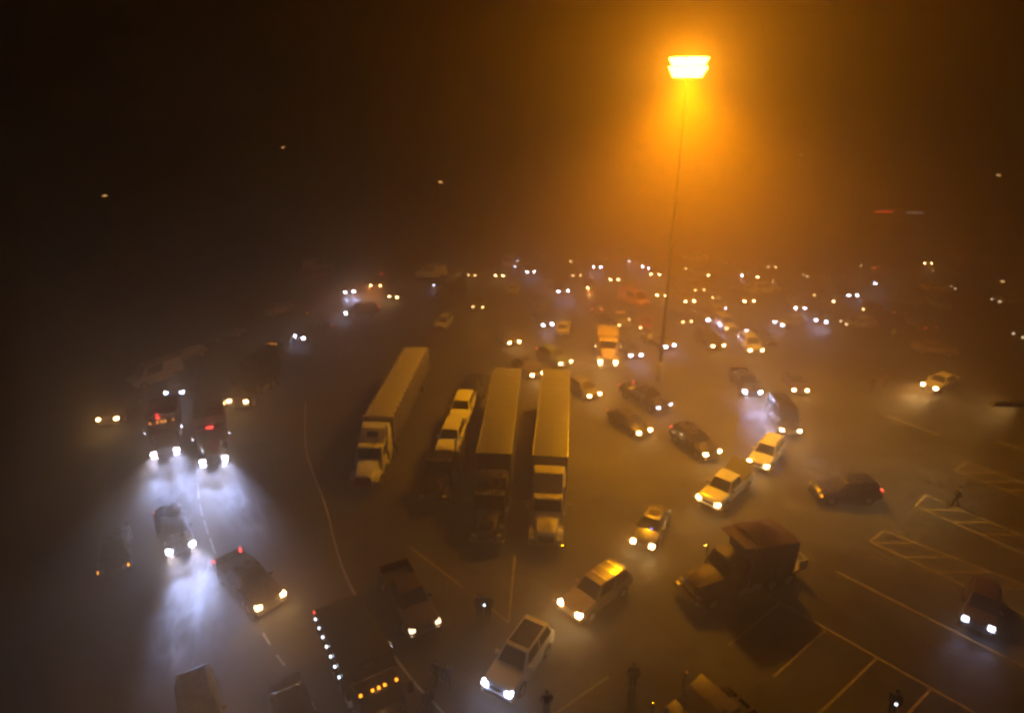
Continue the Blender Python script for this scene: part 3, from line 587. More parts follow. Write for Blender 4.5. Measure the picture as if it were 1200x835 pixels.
# ------------------------------------------------------------------ cars, pick-ups and vans: (name, kind, lamp pixels, heading or None, colour, lamps, power, label, category, options)
ZL = {k: v['zl'] for k, v in CARS.items()}
TABLE = [
 # along the lane on the dark side
 ('sedan', 'sedan', (403, 343), (416, 341), -72, 'charcoal', 'led', 3.0, 'grey sedan with slanting bluish beams at the head of the curved queue', 'car', {}),
 ('pickup_truck', 'pickup', (434, 335), (446, 334), -95, 'maroon', 'orangelamp', 2.0, 'dark red pickup with glaring orange headlights and red roof beacon', 'pickup', dict( extras=('beacon_red',))),
 ('sedan', 'sedan', (456, 347), (465, 349), -112, 'black', 'hal', .9, 'black sedan with warm headlights beside the orange lit pickup', 'car', {}),
 ('sport_utility', 'suv', (397, 364), (409, 367), -150, 'black', 'led', 3.5, 'black sport utility turned sideways with red tail lights and one cold headlight', 'car', dict(one=1, tail='on')),
 ('sport_utility', 'suv', (344.5, 394), (356, 396), -122, 'black', 'led', 1.0, 'black sport utility with bluish headlights in the curved queue', 'car', dict(tail='on')),
 ('van', 'van', (352, 364), (359, 366), -140, 'charcoal', 'off', 0, 'dark van with amber turn signals parked beyond the curved queue', 'van', dict(extras=('amberfront',))),
 ('hatchback', 'hatch', (306, 366), (313, 366), -130, 'silver', 'off', 0, 'small silver hatchback parked unlit beyond the curved queue', 'car', {}),
 ('sedan', 'sedan', (330, 360), (337, 361), -130, 'charcoal', 'off', 0, 'unlit dark sedan parked between the silver hatchback and dark van', 'car', {}),
 ('pickup_truck', 'pickup', (305, 420), (316, 421), -93, 'charcoal', 'led', .8, 'pickup with amber turn signals and amber roof markers', 'pickup', dict(extras=('amberfront', 'markers'))),
 ('sedan', 'sedan', (238, 394), (246, 396), -140, 'black', 'off', 0, 'unlit black sedan parked at the dark verge above the grey hatchback', 'car', {}),
 ('hatchback', 'hatch', (194, 418), (202, 421), -125, 'grey', 'off', 0, 'unlit grey hatchback parked at the dark verge beside the white van', 'car', {}),
 ('van', 'van', (145, 446), (158, 450), -125, 'cream', 'off', 0, 'tall white van parked unlit at the dark verge', 'van', {}),
 ('pickup_truck', 'pickup', (115, 492), (136, 490), -82, 'charcoal', 'hal', 1.1, 'dark pickup with amber tinted headlights at the outer edge of the queue', 'pickup', {}),
 ('pickup_truck', 'pickup', (193, 461), (214, 459), -84, 'blue', 'led', .8, 'dark blue pickup with bluish headlights behind the amber marked dump truck', 'pickup', {}),
 ('sport_utility', 'suv', (200, 647), (224, 637), -54, 'black', 'led', 15.0, 'black sport utility throwing a white beam onto the pickup ahead', 'car', dict(tail='on', extras=('rails',))),
 ('pickup_truck', 'pickup', (305.5, 711), (330, 697), None, 'charcoal', 'hal', 1.2, 'charcoal pickup with an open bed and warm headlights on the dashed line', 'pickup', dict(tail='on')),
 ('sedan', 'sedan', (117, 672), (148, 663), -62, 'black', 'off', 0, 'black sedan standing unlit in the dark beside the sport utility', 'car', dict(extras=('amberfront',))),
 ('sport_utility', 'suv', (231, 888), (258, 872), -58, 'charcoal', 'hal', .9, 'dark sport utility with roof rails leaving the lower edge with a yellow headlight', 'car', dict(extras=('rails',))),
 ('sedan', 'sedan', (345, 892), (372, 880), -60, 'black', 'off', 0, 'black roofed sedan cut off by the lower edge beside the dashed line', 'car', {}),
 # lower middle
 ('pickup_truck', 'pickup', (483, 740), (514, 728), -62, 'maroon', 'dim', 0, 'dark maroon pickup with dull yellow headlights below the car hauler', 'pickup', dict(extras=('chrome',))),
 ('sport_utility', 'suv', (568.5, 800.5), (595, 813.5), -120, 'white', 'led', .75, 'white sport utility with a black glass roof and cold headlights', 'car', dict(extras=('panoroof',))),
 ('sport_utility', 'suv', (655, 707), (679, 720), -138, 'gold', 'hal', 2.2, 'dark golden sport utility with roof rails and blazing headlights', 'car', dict(extras=('rails', 'rack'))),
 ('sedan', 'sedan', (741, 634), (764, 641), None, 'charcoal', 'hal', .9, 'dark sedan with a small blue light on its dash', 'car', dict(extras=('dash_blue', 'sunroof'))),
 ('pickup_truck', 'pickup', (818, 582), (841, 592), None, 'white', 'hal', .65, 'white pickup with a raised black bed lid and chrome grille', 'pickup', dict(extras=('lid', 'chrome'))),
 ('sport_utility', 'suv', (877, 540), (899, 547), None, 'white', 'hal', .9, 'white sport utility following the pickup with the raised lid', 'car', dict(extras=('rails',))),
 ('sport_utility', 'suv', (825.5, 531.5), (846, 530), -66, 'black', 'hal', .9, 'black sport utility with roof rails crossing the queue', 'car', dict(tail='on', extras=('rails',))),
 ('sedan', 'sedan', (749, 507.5), (763, 504), -62, 'black', 'hal', .6, 'black sedan with red tail lights behind the black sport utility', 'car', dict(tail='on')),
 ('pickup_truck', 'pickup', (771.5, 477.5), (787, 474), -60, 'black', 'led', .35, 'black pickup with chrome trim beside the lamp mast base', 'pickup', dict(extras=('chrome', 'toolbox'), tail='on')),
 ('hatchback', 'hatch', (692.5, 465.5), (702, 460), -62, 'grey', 'hal', .6, 'grey hatchback half hidden behind the cream semi trailer', 'car', {}),
 ('pickup_truck', 'pickup', (873, 459), (891.5, 459.5), -94, 'charcoal', 'led', 9.0, 'charcoal pickup with white headlights and a lit rear cab edge', 'pickup', dict(extras=('toolbox',))),
 ('sedan', 'sedan', (928, 456), (949, 459), -98, 'maroon', 'hal', .6, 'dark red sedan behind the black van with warm headlights', 'car', {}),
 ('van', 'van', (917, 503), (937, 506), -98, 'black', 'hal', 1.2, 'black van with dazzling warm headlights behind the white sport utility', 'van', {}),
 ('sport_utility', 'suv', (879, 411), (894, 410), -92, 'silver', 'hal', .9, 'silver sport utility with a white light standing on its roof', 'car', dict(extras=('beacon_white',))),
 ('sport_utility', 'suv', (837, 405.5), (847, 405), -78, 'black', 'hal', .9, 'black rounded sport utility beside the bright bluish beam', 'car', {}),
 ('pickup_truck', 'pickup', (829, 375), (843, 373), -72, 'grey', 'led', 9.0, 'grey pickup throwing a broad bluish beam across the queue', 'pickup', {}),
 ('sedan', 'sedan', (803, 353), (814, 353), -80, 'silver', 'hal', 1.4, 'silver sedan with glaring warm headlights beyond the bluish beam', 'car', {}),
 ('hatchback', 'hatch', (800, 378), (811, 376), -75, 'charcoal', 'hal', .5, 'charcoal hatchback with small orange headlights beyond the lamp mast', 'car', {}),
 ('sport_utility', 'suv', (871, 354), (885, 352), -85, 'grey', 'hal', 1.2, 'grey sport utility with round warm headlights below two pale parked cars', 'car', {}),
 ('sedan', 'sedan', (908, 378), (916, 380), -155, 'silver', 'led', .9, 'silver sedan side on with its flank lit bluish white', 'car', {}),
 ('sedan', 'sedan', (957, 374), (967, 378), -125, 'blue', 'led', .9, 'blue sedan with a pair of bluish headlights set at a slant', 'car', {}),
 ('hatchback', 'hatch', (985, 377), (991, 379), 185, 'silver', 'dim', 0, 'silver hatchback side on with red tail lights following the blue sedan', 'car', dict(tail='on')),
 ('sedan', 'sedan', (1014, 362), (1021, 364), -115, 'charcoal', 'hal', .5, 'charcoal sedan showing one warm headlight', 'car', dict(one=-1)),
 ('sedan', 'sedan', (1017, 379), (1026, 381), -112, 'maroon', 'led', .45, 'maroon sedan showing one white headlight in front of the charcoal one', 'car', dict(one=-1)),
 ('van', 'van', (1028, 332), (1036, 333), -105, 'charcoal', 'led', .6, 'charcoal van with one white headlight and a red roof beacon', 'van', dict(one=-1, extras=('beacon_red',))),
 ('pickup_truck', 'pickup', (942, 320), (945, 325), 178, 'gold', 'dim', 0, 'tan gold pickup side on with glowing red tail lights', 'pickup', dict(tail='on')),
 ('sedan', 'sedan', (1117, 334), (1118, 340), -6, 'white', 'dim', 0, 'white sedan side on with a red tail light in the far rows', 'car', dict(tail='on')),
 ('pickup_truck', 'pickup', (1157, 299), (1158, 303), -6, 'yellow', 'dim', 0, 'yellow pickup side on with an amber light in the farthest row', 'pickup', dict(extras=('amberfront',), tail='on')),
 ('sedan', 'sedan', (1093, 283), (1101, 283), 92, 'charcoal', 'off', 0, 'charcoal sedan seen from behind with red tail lights under the neon sign', 'car', dict(tail='on')),
 ('sedan', 'sedan', (1165, 355), (1168, 349), 190, 'white', 'dim', 0, 'white sedan side on and cut off by the picture edge', 'car', {}),
 ('sport_utility', 'suv', (1192, 396), (1194, 390), 188, 'black', 'dim', 0, 'black sport utility cut off by the picture edge under the white sedan', 'car', {}),
 ('sedan', 'sedan', (1128, 408), (1118, 414), -25, 'gold', 'off', 0, 'unlit gold roofed sedan parked above the lit white sedan', 'car', {}),
 ('sedan', 'sedan', (1079.5, 450), (1098, 455.5), -148, 'white', 'hal', 16, 'white sedan alone in the open lot with broad warm beams', 'car', dict(tail='on')),
 ('sport_utility', 'suv', (953, 566), (955, 580), 182, 'black', 'off', 0, 'black sport utility side on with amber front markers and a red tail light', 'car', dict(extras=('amberfront',), tail='on')),
 ('hatchback', 'hatch', (1130, 725), (1163, 738), None, 'maroon', 'led', .25, 'dark red hatchback with narrow white headlights beside the hatched bay', 'car', {}),
 # behind the trailers
 ('sport_utility', 'suv', (658, 426.5), (669, 423), -58, 'green', 'hal', .8, 'dark green sport utility with red tail lights behind the van trailers', 'car', dict(tail='on')),
 ('sedan', 'sedan', (626, 441), (634.5, 436), -62, 'charcoal', 'hal', 1.0, 'charcoal sedan squeezed behind the two van trailers', 'car', {}),
 ('hatchback', 'hatch', (597, 402), (609, 400), -70, 'grey', 'hal', .9, 'grey hatchback with warm headlights behind the plain van trailer', 'car', {}),
 ('sedan', 'sedan', (637, 382), (647, 379), -70, 'charcoal', 'led', .6, 'charcoal sedan with white headlights beyond the dark green sport utility', 'car', {}),
 ('pickup_truck', 'pickup', (656, 342), (664, 340), -78, 'charcoal', 'led', .9, 'pickup with bluish headlights next to the glowing amber headlight', 'pickup', {}),
 ('sedan', 'sedan', (689, 337), (698, 337), -85, 'grey', 'orangelamp', .9, 'grey sedan with one amber headlight in the far middle', 'car', dict(one=-1)),
 ('hatchback', 'hatch', (669, 306), (676, 306), -90, 'grey', 'hal', .5, 'grey hatchback with one yellowish headlight in the farthest row', 'car', dict(one=-1)),
 ('sedan', 'sedan', (738, 306), (745, 306), -95, 'silver', 'led', .5, 'silver sedan with one white headlight in the farthest row', 'car', dict(one=-1)),
 ('sedan', 'sedan', (708, 297), (716, 297), 88, 'charcoal', 'off', 0, 'charcoal sedan with red tail lights driving away in the farthest row', 'car', dict(tail='on')),
 ('hatchback', 'hatch', (696, 354), (704, 354), 82, 'maroon', 'off', 0, 'maroon hatchback with red tail lights beyond the yellow box truck', 'car', dict(tail='on')),
 ('pickup_truck', 'pickup', (728, 381), (737, 380), -82, 'grey', 'hal', .4, 'grey pickup with amber roof markers beyond the yellow box truck', 'pickup', dict(one=-1, extras=('markers',))),
 ('hatchback', 'hatch', (738, 375), (746, 374), -80, 'charcoal', 'hal', .4, 'charcoal hatchback behind the pickup with amber roof markers', 'car', dict(one=-1)),
 ('sedan', 'sedan', (752, 384), (761, 385), -100, 'red', 'hal', .5, 'red sedan with one headlight beside the pickup with amber roof markers', 'car', dict(one=-1)),
 ('hatchback', 'hatch', (741, 417), (750, 416), -80, 'charcoal', 'led', .7, 'charcoal hatchback with cold lights next to the yellow box truck', 'car', dict(extras=('amberfront',))),
 ('sedan', 'sedan', (780, 408), (791, 403), -62, 'grey', 'led', .7, 'grey sedan with white headlights just behind the lamp mast', 'car', {}),
 ('van', 'van', (752, 355), (762, 356), -60, 'orange', 'off', 0, 'orange van parked unlit beyond the lamp mast', 'van', {}),
 ('van', 'van', (599, 302), (608, 302), 75, 'white', 'off', 0, 'white van seen from behind in the farthest row', 'van', {}),
 ('sedan', 'sedan', (604, 312), (611, 313), -110, 'silver', 'led', .5, 'silver sedan with a small white headlight in front of the white van', 'car', dict(one=-1)),
 ('sedan', 'sedan', (509, 334), (516, 335), -110, 'charcoal', 'led', .5, 'charcoal sedan with one headlight near the pale far van', 'car', dict(one=-1)),
 ('van', 'van', (485, 322), (488, 318), 185, 'white', 'off', 0, 'pale van parked side on beyond the ribbed trailer', 'van', {}),
 ('sedan', 'sedan', (549, 321), (556, 324), -118, 'gold', 'hal', .45, 'gold sedan with two small warm headlights beyond the car hauler', 'car', {}),
 ('hatchback', 'hatch', (523, 324), (530, 325), -112, 'silver', 'off', 0, 'unlit silver hatchback beside the gold sedan', 'car', {}),
 ('sedan', 'sedan', (799, 303), (799, 299), 180, 'white', 'off', 0, 'white sedan side on with red tail lights under the big lamp', 'car', dict(tail='on')),
 ('hatchback', 'hatch', (853, 308), (860, 308), -90, 'gold', 'off', 0, 'gold hatchback with amber turn signals in the farthest row', 'car', dict(extras=('amberfront',))),
 ('sedan', 'sedan', (856, 341), (858, 336), 178, 'cream', 'off', 0, 'cream sedan parked unlit above the round warm headlights', 'car', {}),
 ('sport_utility', 'suv', (912, 334), (914, 339), 8, 'white', 'off', 0, 'white sport utility parked unlit behind the cream sedan', 'car', {}),
 ('van', 'van', (392, 314), (393, 309), 10, 'white', 'off', 0, 'white van parked side on at the far dark end of the queue', 'van', {}),
 ('sedan', 'sedan', (382, 316), (389, 315), 84, 'charcoal', 'off', 0, 'charcoal sedan with red tail lights below the far white van', 'car', dict(tail='on')),
 ('sedan', 'sedan', (1063, 372), (1072, 372), 88, 'charcoal', 'off', 0, 'charcoal sedan with red tail lights standing alone past the parked rows', 'car', dict(tail='on')),
 ('hatchback', 'hatch', (1052, 366), (1059, 367), -100, 'charcoal', 'off', 0, 'charcoal hatchback with amber turn signals behind the lone sedan', 'car', dict(extras=('amberfront',))),
]
for nm, kind, a, b, hd, colour, lamps, power, label, cat, opt in TABLE:
    fr, h = pair(a, b, ZL[kind], hd)
    car(nm, kind, fr, h, colour, label, cat, lamps, power, **opt)

# cars nearly lost in the fog of the far rows
FAR = [(600, 342, 'sedan', 'off'), (612, 305, 'sedan', 'led'), (632, 358, 'suv', 'off'), (662, 375, 'sedan', 'off'), (700, 312, 'sedan', 'led'), (728, 300, 'suv', 'off'), (757, 312, 'hatch', 'led'), (775, 345, 'sedan', 'hal'), (781, 300, 'sedan', 'off'), (808, 314, 'hatch', 'hal'), (845, 360, 'sedan', 'led'), (866, 322, 'sedan', 'led'), (858, 385, 'suv', 'hal'), (893, 325, 'suv', 'hal'), (938, 360, 'sedan', 'led'), (972, 352, 'hatch', 'hal'), (1000, 345, 'sedan', 'led'), (1040, 350, 'suv', 'off'), (1088, 308, 'hatch', 'hal'), (1110, 360, 'suv', 'off'), (1165, 310, 'sedan', 'off'), (1185, 375, 'sedan', 'off'), (905, 400, 'sedan', 'off'), (820, 340, 'suv', 'hal'), (845, 345, 'sedan', 'off'),
       (585, 322, 'sedan', 'hal'), (622, 318, 'hatch', 'led'), (641, 300, 'sedan', 'off'), (655, 293, 'suv', 'off'), (676, 322, 'sedan', 'hal'), (720, 327, 'hatch', 'hal'), (745, 337, 'sedan', 'off'),
       (768, 322, 'suv', 'hal'), (788, 333, 'sedan', 'off'), (826, 322, 'sedan', 'hal'), (838, 336, 'hatch', 'off'), (905, 312, 'sedan', 'hal'), (925, 340, 'suv', 'off'), (950, 345, 'sedan', 'hal'),
       (985, 330, 'hatch', 'off'), (1005, 310, 'sedan', 'hal'), (1055, 318, 'suv', 'off'), (1075, 352, 'sedan', 'hal'), (1130, 320, 'sedan', 'off'), (1150, 378, 'hatch', 'off'), (1180, 330, 'suv', 'hal'),
       (540, 345, 'sedan', 'off'), (560, 360, 'suv', 'hal'), (515, 382, 'hatch', 'off'), (470, 318, 'sedan', 'off')]
rf = random.Random(4)
FLAB = {'hal': 'car nearly lost in the fog of the far rows with warm light at its front', 'led': 'car nearly lost in the fog of the far rows with white light at its front', 'off': 'unlit car nearly lost in the fog of the far rows'}
for px, py, kind, lamps in FAR:
    g = at(px, py, .8)
    car({'suv': 'sport_utility', 'hatch': 'hatchback'}.get(kind, kind), kind, (g.x, g.y), R(rf.choice([-88, -95, -80, -100, 80, 175]) if lamps == 'off' else -90 + rf.uniform(-14, 14)), rf.choice(['charcoal', 'grey', 'silver', 'maroon', 'black', 'blue']), FLAB[lamps], 'car', lamps, rf.choice([.2, .35, .6, .9]), one=rf.choice([None, None, None, -1, 1]) if lamps != 'off' else None, group='faint cars in the far rows: ' + {'hal': 'warm', 'led': 'white', 'off': 'unlit'}[lamps])

# ------------------------------------------------------------------ people
def skin_mesh(joints, edges, sub=2):
    names = list(joints); me = bpy.data.meshes.new('p')
    me.from_pydata([joints[n][0] for n in names], [(names.index(a), names.index(b)) for a, b in edges], [])
    o = bpy.data.objects.new('tmp', me); COL.objects.link(o)
    o.modifiers.new('s', 'SKIN')
    for i, n in enumerate(names):
        d = me.skin_vertices[0].data[i]; r = joints[n][1]
        d.radius = (r, r) if not isinstance(r, tuple) else r; d.use_root = (i == 0)
    s = o.modifiers.new('u', 'SUBSURF'); s.levels = s.render_levels = sub
    dg = bpy.context.evaluated_depsgraph_get(); dg.update()
    out = bpy.data.meshes.new_from_object(o.evaluated_get(dg))
    bpy.data.objects.remove(o); bpy.data.meshes.remove(me)
    for p in out.polygons: p.use_smooth = True
    return out
POSES = {   # hand and foot targets: +x is the way the person faces
    'stand': dict(rh=(.10, -.27, .86), re=(.0, -.29, 1.12), lh=(.10, .27, .86), le=(.0, .29, 1.12), rf=(.03, -.11), lf=(-.02, .12), rk=(.03, -.10), lk=(.02, .11)),
    'walk': dict(rh=(.24, -.25, .94), re=(.04, -.29, 1.12), lh=(-.16, .27, .90), le=(-.10, .29, 1.14), rf=(-.24, -.09), lf=(.26, .10), rk=(-.04, -.09), lk=(.18, .10)),
    'phone': dict(rh=(.36, -.12, 1.28), re=(.12, -.27, 1.13), lh=(.10, .27, .86), le=(.0, .29, 1.12), rf=(.03, -.12), lf=(-.03, .12), rk=(.03, -.10), lk=(.02, .11)),
}
def person_meshes(pose):
    q = POSES[pose]; V = Vector
    J = {'pelvis': (V((0, 0, .95)), .13), 'waist': (V((0, 0, 1.10)), .115), 'chest': (V((0, 0, 1.32)), .14), 'neckb': (V((0, 0, 1.47)), .065),
         'neck': (V((.015, 0, 1.53)), .052), 'jaw': (V((.035, 0, 1.60)), .066), 'head': (V((.015, 0, 1.68)), .09), 'crown': (V((.005, 0, 1.745)), .062),
         'nose': (V((.125, 0, 1.655)), .013)}
    E = [('pelvis', 'waist'), ('waist', 'chest'), ('chest', 'neckb'), ('neckb', 'neck'), ('neck', 'jaw'), ('jaw', 'head'), ('head', 'crown'), ('head', 'nose')]
    for s, n in ((-1, 'r'), (1, 'l')):
        J[n + 'sh'] = (V((0, s * .20, 1.42)), .06); J[n + 'el'] = (V(q[n + 'e']), .043); J[n + 'wr'] = (V(q[n + 'h']), .028)
        d = (J[n + 'wr'][0] - J[n + 'el'][0]).normalized(); side = V((1, 0, 0)) if abs(d.x) < .8 else V((0, 0, 1))
        side = (side - d * side.dot(d)).normalized(); nrm = d.cross(side)
        J[n + 'palm'] = (J[n + 'wr'][0] + d * .07, .030)
        E += [('chest', n + 'sh'), (n + 'sh', n + 'el'), (n + 'el', n + 'wr'), (n + 'wr', n + 'palm')]
        for k, (o, ln) in enumerate(((-.030, .065), (-.010, .075), (.010, .070), (.029, .055))):
            a = J[n + 'palm'][0] + side * o + d * .025; b = a + d * ln * .55; c = b + (d * .8 + nrm * -s * .6).normalized() * ln * .5
            J[f'{n}f{k}a'] = (a, .009); J[f'{n}f{k}b'] = (b, .009); J[f'{n}f{k}c'] = (c, .007)
            E += [(n + 'palm', f'{n}f{k}a'), (f'{n}f{k}a', f'{n}f{k}b'), (f'{n}f{k}b', f'{n}f{k}c')]
        a = J[n + 'wr'][0] + d * .03 + side * .032; J[n + 'ta'] = (a, .010); J[n + 'tb'] = (a + (d * .7 + side * .7) * .05, .009)
        E += [(n + 'wr', n + 'ta'), (n + 'ta', n + 'tb')]
        J[n + 'hip'] = (V((0, s * .10, .90)), .092); J[n + 'kn'] = (V((q[n + 'k'][0], q[n + 'k'][1], .50)), .058)
        J[n + 'an'] = (V((q[n + 'f'][0], q[n + 'f'][1], .09)), .040); J[n + 'to'] = (V((q[n + 'f'][0] + .15, q[n + 'f'][1], .045)), .032)
        E += [('pelvis', n + 'hip'), (n + 'hip', n + 'kn'), (n + 'kn', n + 'an'), (n + 'an', n + 'to')]
    body = skin_mesh(J, E, 1)
    g = .022
    jk = {k: (J[k][0], J[k][1] + g) for k in ('waist', 'pelvis', 'chest', 'neckb', 'rsh', 'rel', 'lsh', 'lel')}
    for n in 'rl': jk[n + 'cuff'] = (J[n + 'el'][0].lerp(J[n + 'wr'][0], .9), .047)
    jacket = skin_mesh(jk, [('pelvis', 'waist'), ('waist', 'chest'), ('chest', 'neckb'), ('chest', 'rsh'), ('rsh', 'rel'), ('rel', 'rcuff'), ('chest', 'lsh'), ('lsh', 'lel'), ('lel', 'lcuff')], 2)
    tr = {k: (J[k][0], J[k][1] + .018) for k in ('pelvis', 'rhip', 'rkn', 'lhip', 'lkn')}
    for n in 'rl': tr[n + 'hem'] = (J[n + 'kn'][0].lerp(J[n + 'an'][0], .92), .062)
    trousers = skin_mesh(tr, [('pelvis', 'rhip'), ('rhip', 'rkn'), ('rkn', 'rhem'), ('pelvis', 'lhip'), ('lhip', 'lkn'), ('lkn', 'lhem')], 2)
    def shoes(n):
        x, y = q[n + 'f']
        return MB().rings([[(x + dx, y - w, 0), (x + dx, y + w, 0), (x + dx, y + w * .8, h), (x + dx, y - w * .8, h)] for dx, w, h in ((-.08, .035, .09), (-.04, .045, .12), (.05, .045, .11), (.14, .05, .07), (.21, .04, .05), (.24, .02, .03))]).mesh('shoe', 60)
    hm = MB(); rs = []
    for i in range(6):
        a = R(-8 + i * 19.0); rs.append([(-.012 + .108 * math.cos(a) * math.cos(b), .098 * math.cos(a) * math.sin(b), 1.70 + .102 * math.sin(a) - (.05 if (i == 0 and math.cos(b) < .2) else 0) + (.03 if (i == 0 and math.cos(b) > .6) else 0)) for b in [2 * math.pi * k / 14 for k in range(16)]])
    hair = hm.rings(rs).mesh('hair', 80)
    return dict(body=body, jacket=jacket, trousers=trousers, shoe_r=shoes('r'), shoe_l=shoes('l'), hair=hair, hand=J['rpalm'][0])
PM = {}
def person(px, py, face, pose, jacket, label, light=False, vest=False, scale=1.0):
    if pose not in PM: PM[pose] = person_meshes(pose)
    m = PM[pose]; g = at(px, py, 0)
    root = thing('person', label, 'person', (g.x, g.y, 0), R(face), 'people on foot between the vehicles')
    root.scale = (scale,) * 3
    for n, key, mt in (('body', 'body', M['skin']), ('jacket', 'jacket', M[jacket]), ('trousers', 'trousers', M['denim']), ('shoe', 'shoe_r', M['shoe']), ('shoe', 'shoe_l', M['shoe']), ('hair', 'hair', M['hair'])):
        part(root, ('pers', pose, key), n, lambda: m[key], mt)
    for s in (-1, 1):
        part(root, 'eye', 'eye', lambda: MB().tube([(-.006, 0, 0), (.006, 0, 0)], .011, 8), M['plastic'], (.098, s * .033, 1.685))
    if light:
        w = root.matrix_basis @ (Vector(m['hand']) + Vector((.07, 0, .03)))
        o = part(None, 'torch', 'hand_lamp', lambda: MB().tube([(-.10, 0, 0), (.02, 0, 0), (.06, 0, 0)], [.02, .022, .035], 10), M['plastic'], w)
        o.rotation_euler = (0, R(-20), R(face)); o['label'] = 'small hand lamp shining from the fist of the person ' + light; o['category'] = 'lamp'
        part(o, 'torchlens', 'lamp_lens', lambda: MB().tube([(.055, 0, 0), (.085, 0, 0)], .055, 12), M['whitelamp'])
    return root
person(562, 722, -60, 'stand', 'jacket_black', 'person in black standing behind the one holding a white lamp')
person(572, 722, -100, 'phone', 'jacket_brown', 'person in brown holding up a white lamp below the semi trucks', 'below the semi trucks')
person(513, 802, -120, 'walk', 'jacket_grey', 'person in grey walking left of a companion near the dark dump truck')
person(525, 806, -70, 'walk', 'jacket_black', 'person in black walking beside the companion in grey')
person(640, 838, 100, 'stand', 'jacket_black', 'person in black standing by the white sport utility with cold headlights')
person(741, 806, -100, 'stand', 'jacket_brown', 'person in brown standing alone between the stall lines')
person(1043, 838, -110, 'phone', 'jacket_black', 'person in black raising a small light among the empty stalls', 'among the empty stalls')
person(1119, 592, 160, 'walk', 'jacket_grey', 'person in grey crossing the hatched bays')
person(1021, 458, -90, 'stand', 'jacket_black', 'person in black standing in the open lot near the lit white sedan')
person(1036, 455, -140, 'walk', 'jacket_red', 'person in dark red walking in the open lot near the lit white sedan')
person(1045, 399, -90, 'stand', 'vest', 'person in a bright yellow vest in the open lot')
person(761, 405, -90, 'stand', 'vest', 'person in a yellow vest between cars near the lamp mast')
person(502, 836, -60, 'stand', 'jacket_black', 'person in black standing ahead of the dark dump truck')

# ------------------------------------------------------------------ ground and markings
m = MB(); m.quad((-420, -40, 0), (420, -40, 0), (420, 620, 0), (-420, 620, 0))
structure('ground', m.mesh('ground'), M['asphalt'])
def strip(m, pts, w, z=.004):
    pts = [Vector((p.x, p.y, z)) for p in pts]
    L = []
    for i, p in enumerate(pts):
        d = (pts[min(i + 1, len(pts) - 1)] - pts[max(i - 1, 0)]).normalized(); n = Vector((-d.y, d.x, 0)) * w / 2
        L.append((m.bm.verts.new(p + n), m.bm.verts.new(p - n)))
    for a, b in zip(L, L[1:]): m.bm.faces.new((a[0], a[1], b[1], b[0]))
def smooth_line(px):
    P_ = [at(*p) for p in px]; out = []
    for i in range(len(P_) - 1):
        p0, p1, p2, p3 = P_[max(i - 1, 0)], P_[i], P_[i + 1], P_[min(i + 2, len(P_) - 1)]
        for k in range(6):
            t = k / 6
            out.append(.5 * ((2 * p1) + (p2 - p0) * t + (2 * p0 - 5 * p1 + 4 * p2 - p3) * t * t + (3 * p1 - p0 - 3 * p2 + p3) * t ** 3))
    return out + [P_[-1]]
wl = MB()
for seg in ([(358, 470), (358, 520), (366, 552), (381, 591), (399, 658), (425, 713), (453, 756), (487, 801), (507, 821), (540, 860)],):
    strip(wl, smooth_line(seg), .13)
for a, b in (((231.5, 566), (233, 584)), ((234, 590), (237, 604)), ((239, 609), (244, 626)), ((246, 630), (252, 648)), ((308, 741), (316.5, 755)), ((324, 767), (333.6, 779)), ((343.5, 794), (373, 835)), ((230, 540), (231, 556)), ((262, 672), (275, 692)), ((284, 705), (297, 725)), ((407, 412), (417, 403)), ((1040, 487), (1100, 509)), ((1165, 517), (1215, 530))):
    strip(wl, [at(*a), at(*b)], .13)
structure('lane_markings', wl.mesh('lane_markings'), M['line_white'])
yl = MB()
def seg(*p, w=.12, z=.004): strip(yl, [at(*q) for q in p], w, z)
seg((603.5, 650), (596, 729)); seg((596, 729), (555, 696)); seg((480, 640), (543, 688)); seg((646, 839), (713, 792))
seg((898, 696), (1160, 845))
for a, b in (((914, 706), (853, 756)), ((967, 738), (906, 793)), ((1027, 771), (960, 836)), ((1091, 807), (1030, 872))): seg(a, b, z=.008)
seg((980, 669), (1110, 735)); seg((1110, 735), (1215, 788))
for s1, e1, s2, e2, ys in (((1036, 621), (1215, 691), (1020, 634), (1215, 726), (636, 652.5, 670, 689)), ((1085, 580), (1215, 634), (1073, 592), (1215, 655), (597, 611.5, 626)), ((1133, 541), (1215, 571), (1119, 551), (1215, 588), (554, 564, 574))):
    seg(s1, e1, w=.10); seg(s2, e2, w=.10); seg(s1, s2, z=.008)
    for y in ys:                                   # cross bars of the hatched bays
        xn = s2[0] + (y - s2[1]) * (e2[0] - s2[0]) / (e2[1] - s2[1]); xf_ = s1[0] + (y - s1[1]) * (e1[0] - s1[0]) / (e1[1] - s1[1])
        seg((xn, y), (min(xf_, 1230), y), w=.10, z=.012)
structure('stall_markings', yl.mesh('stall_markings'), M['line_yellow'])

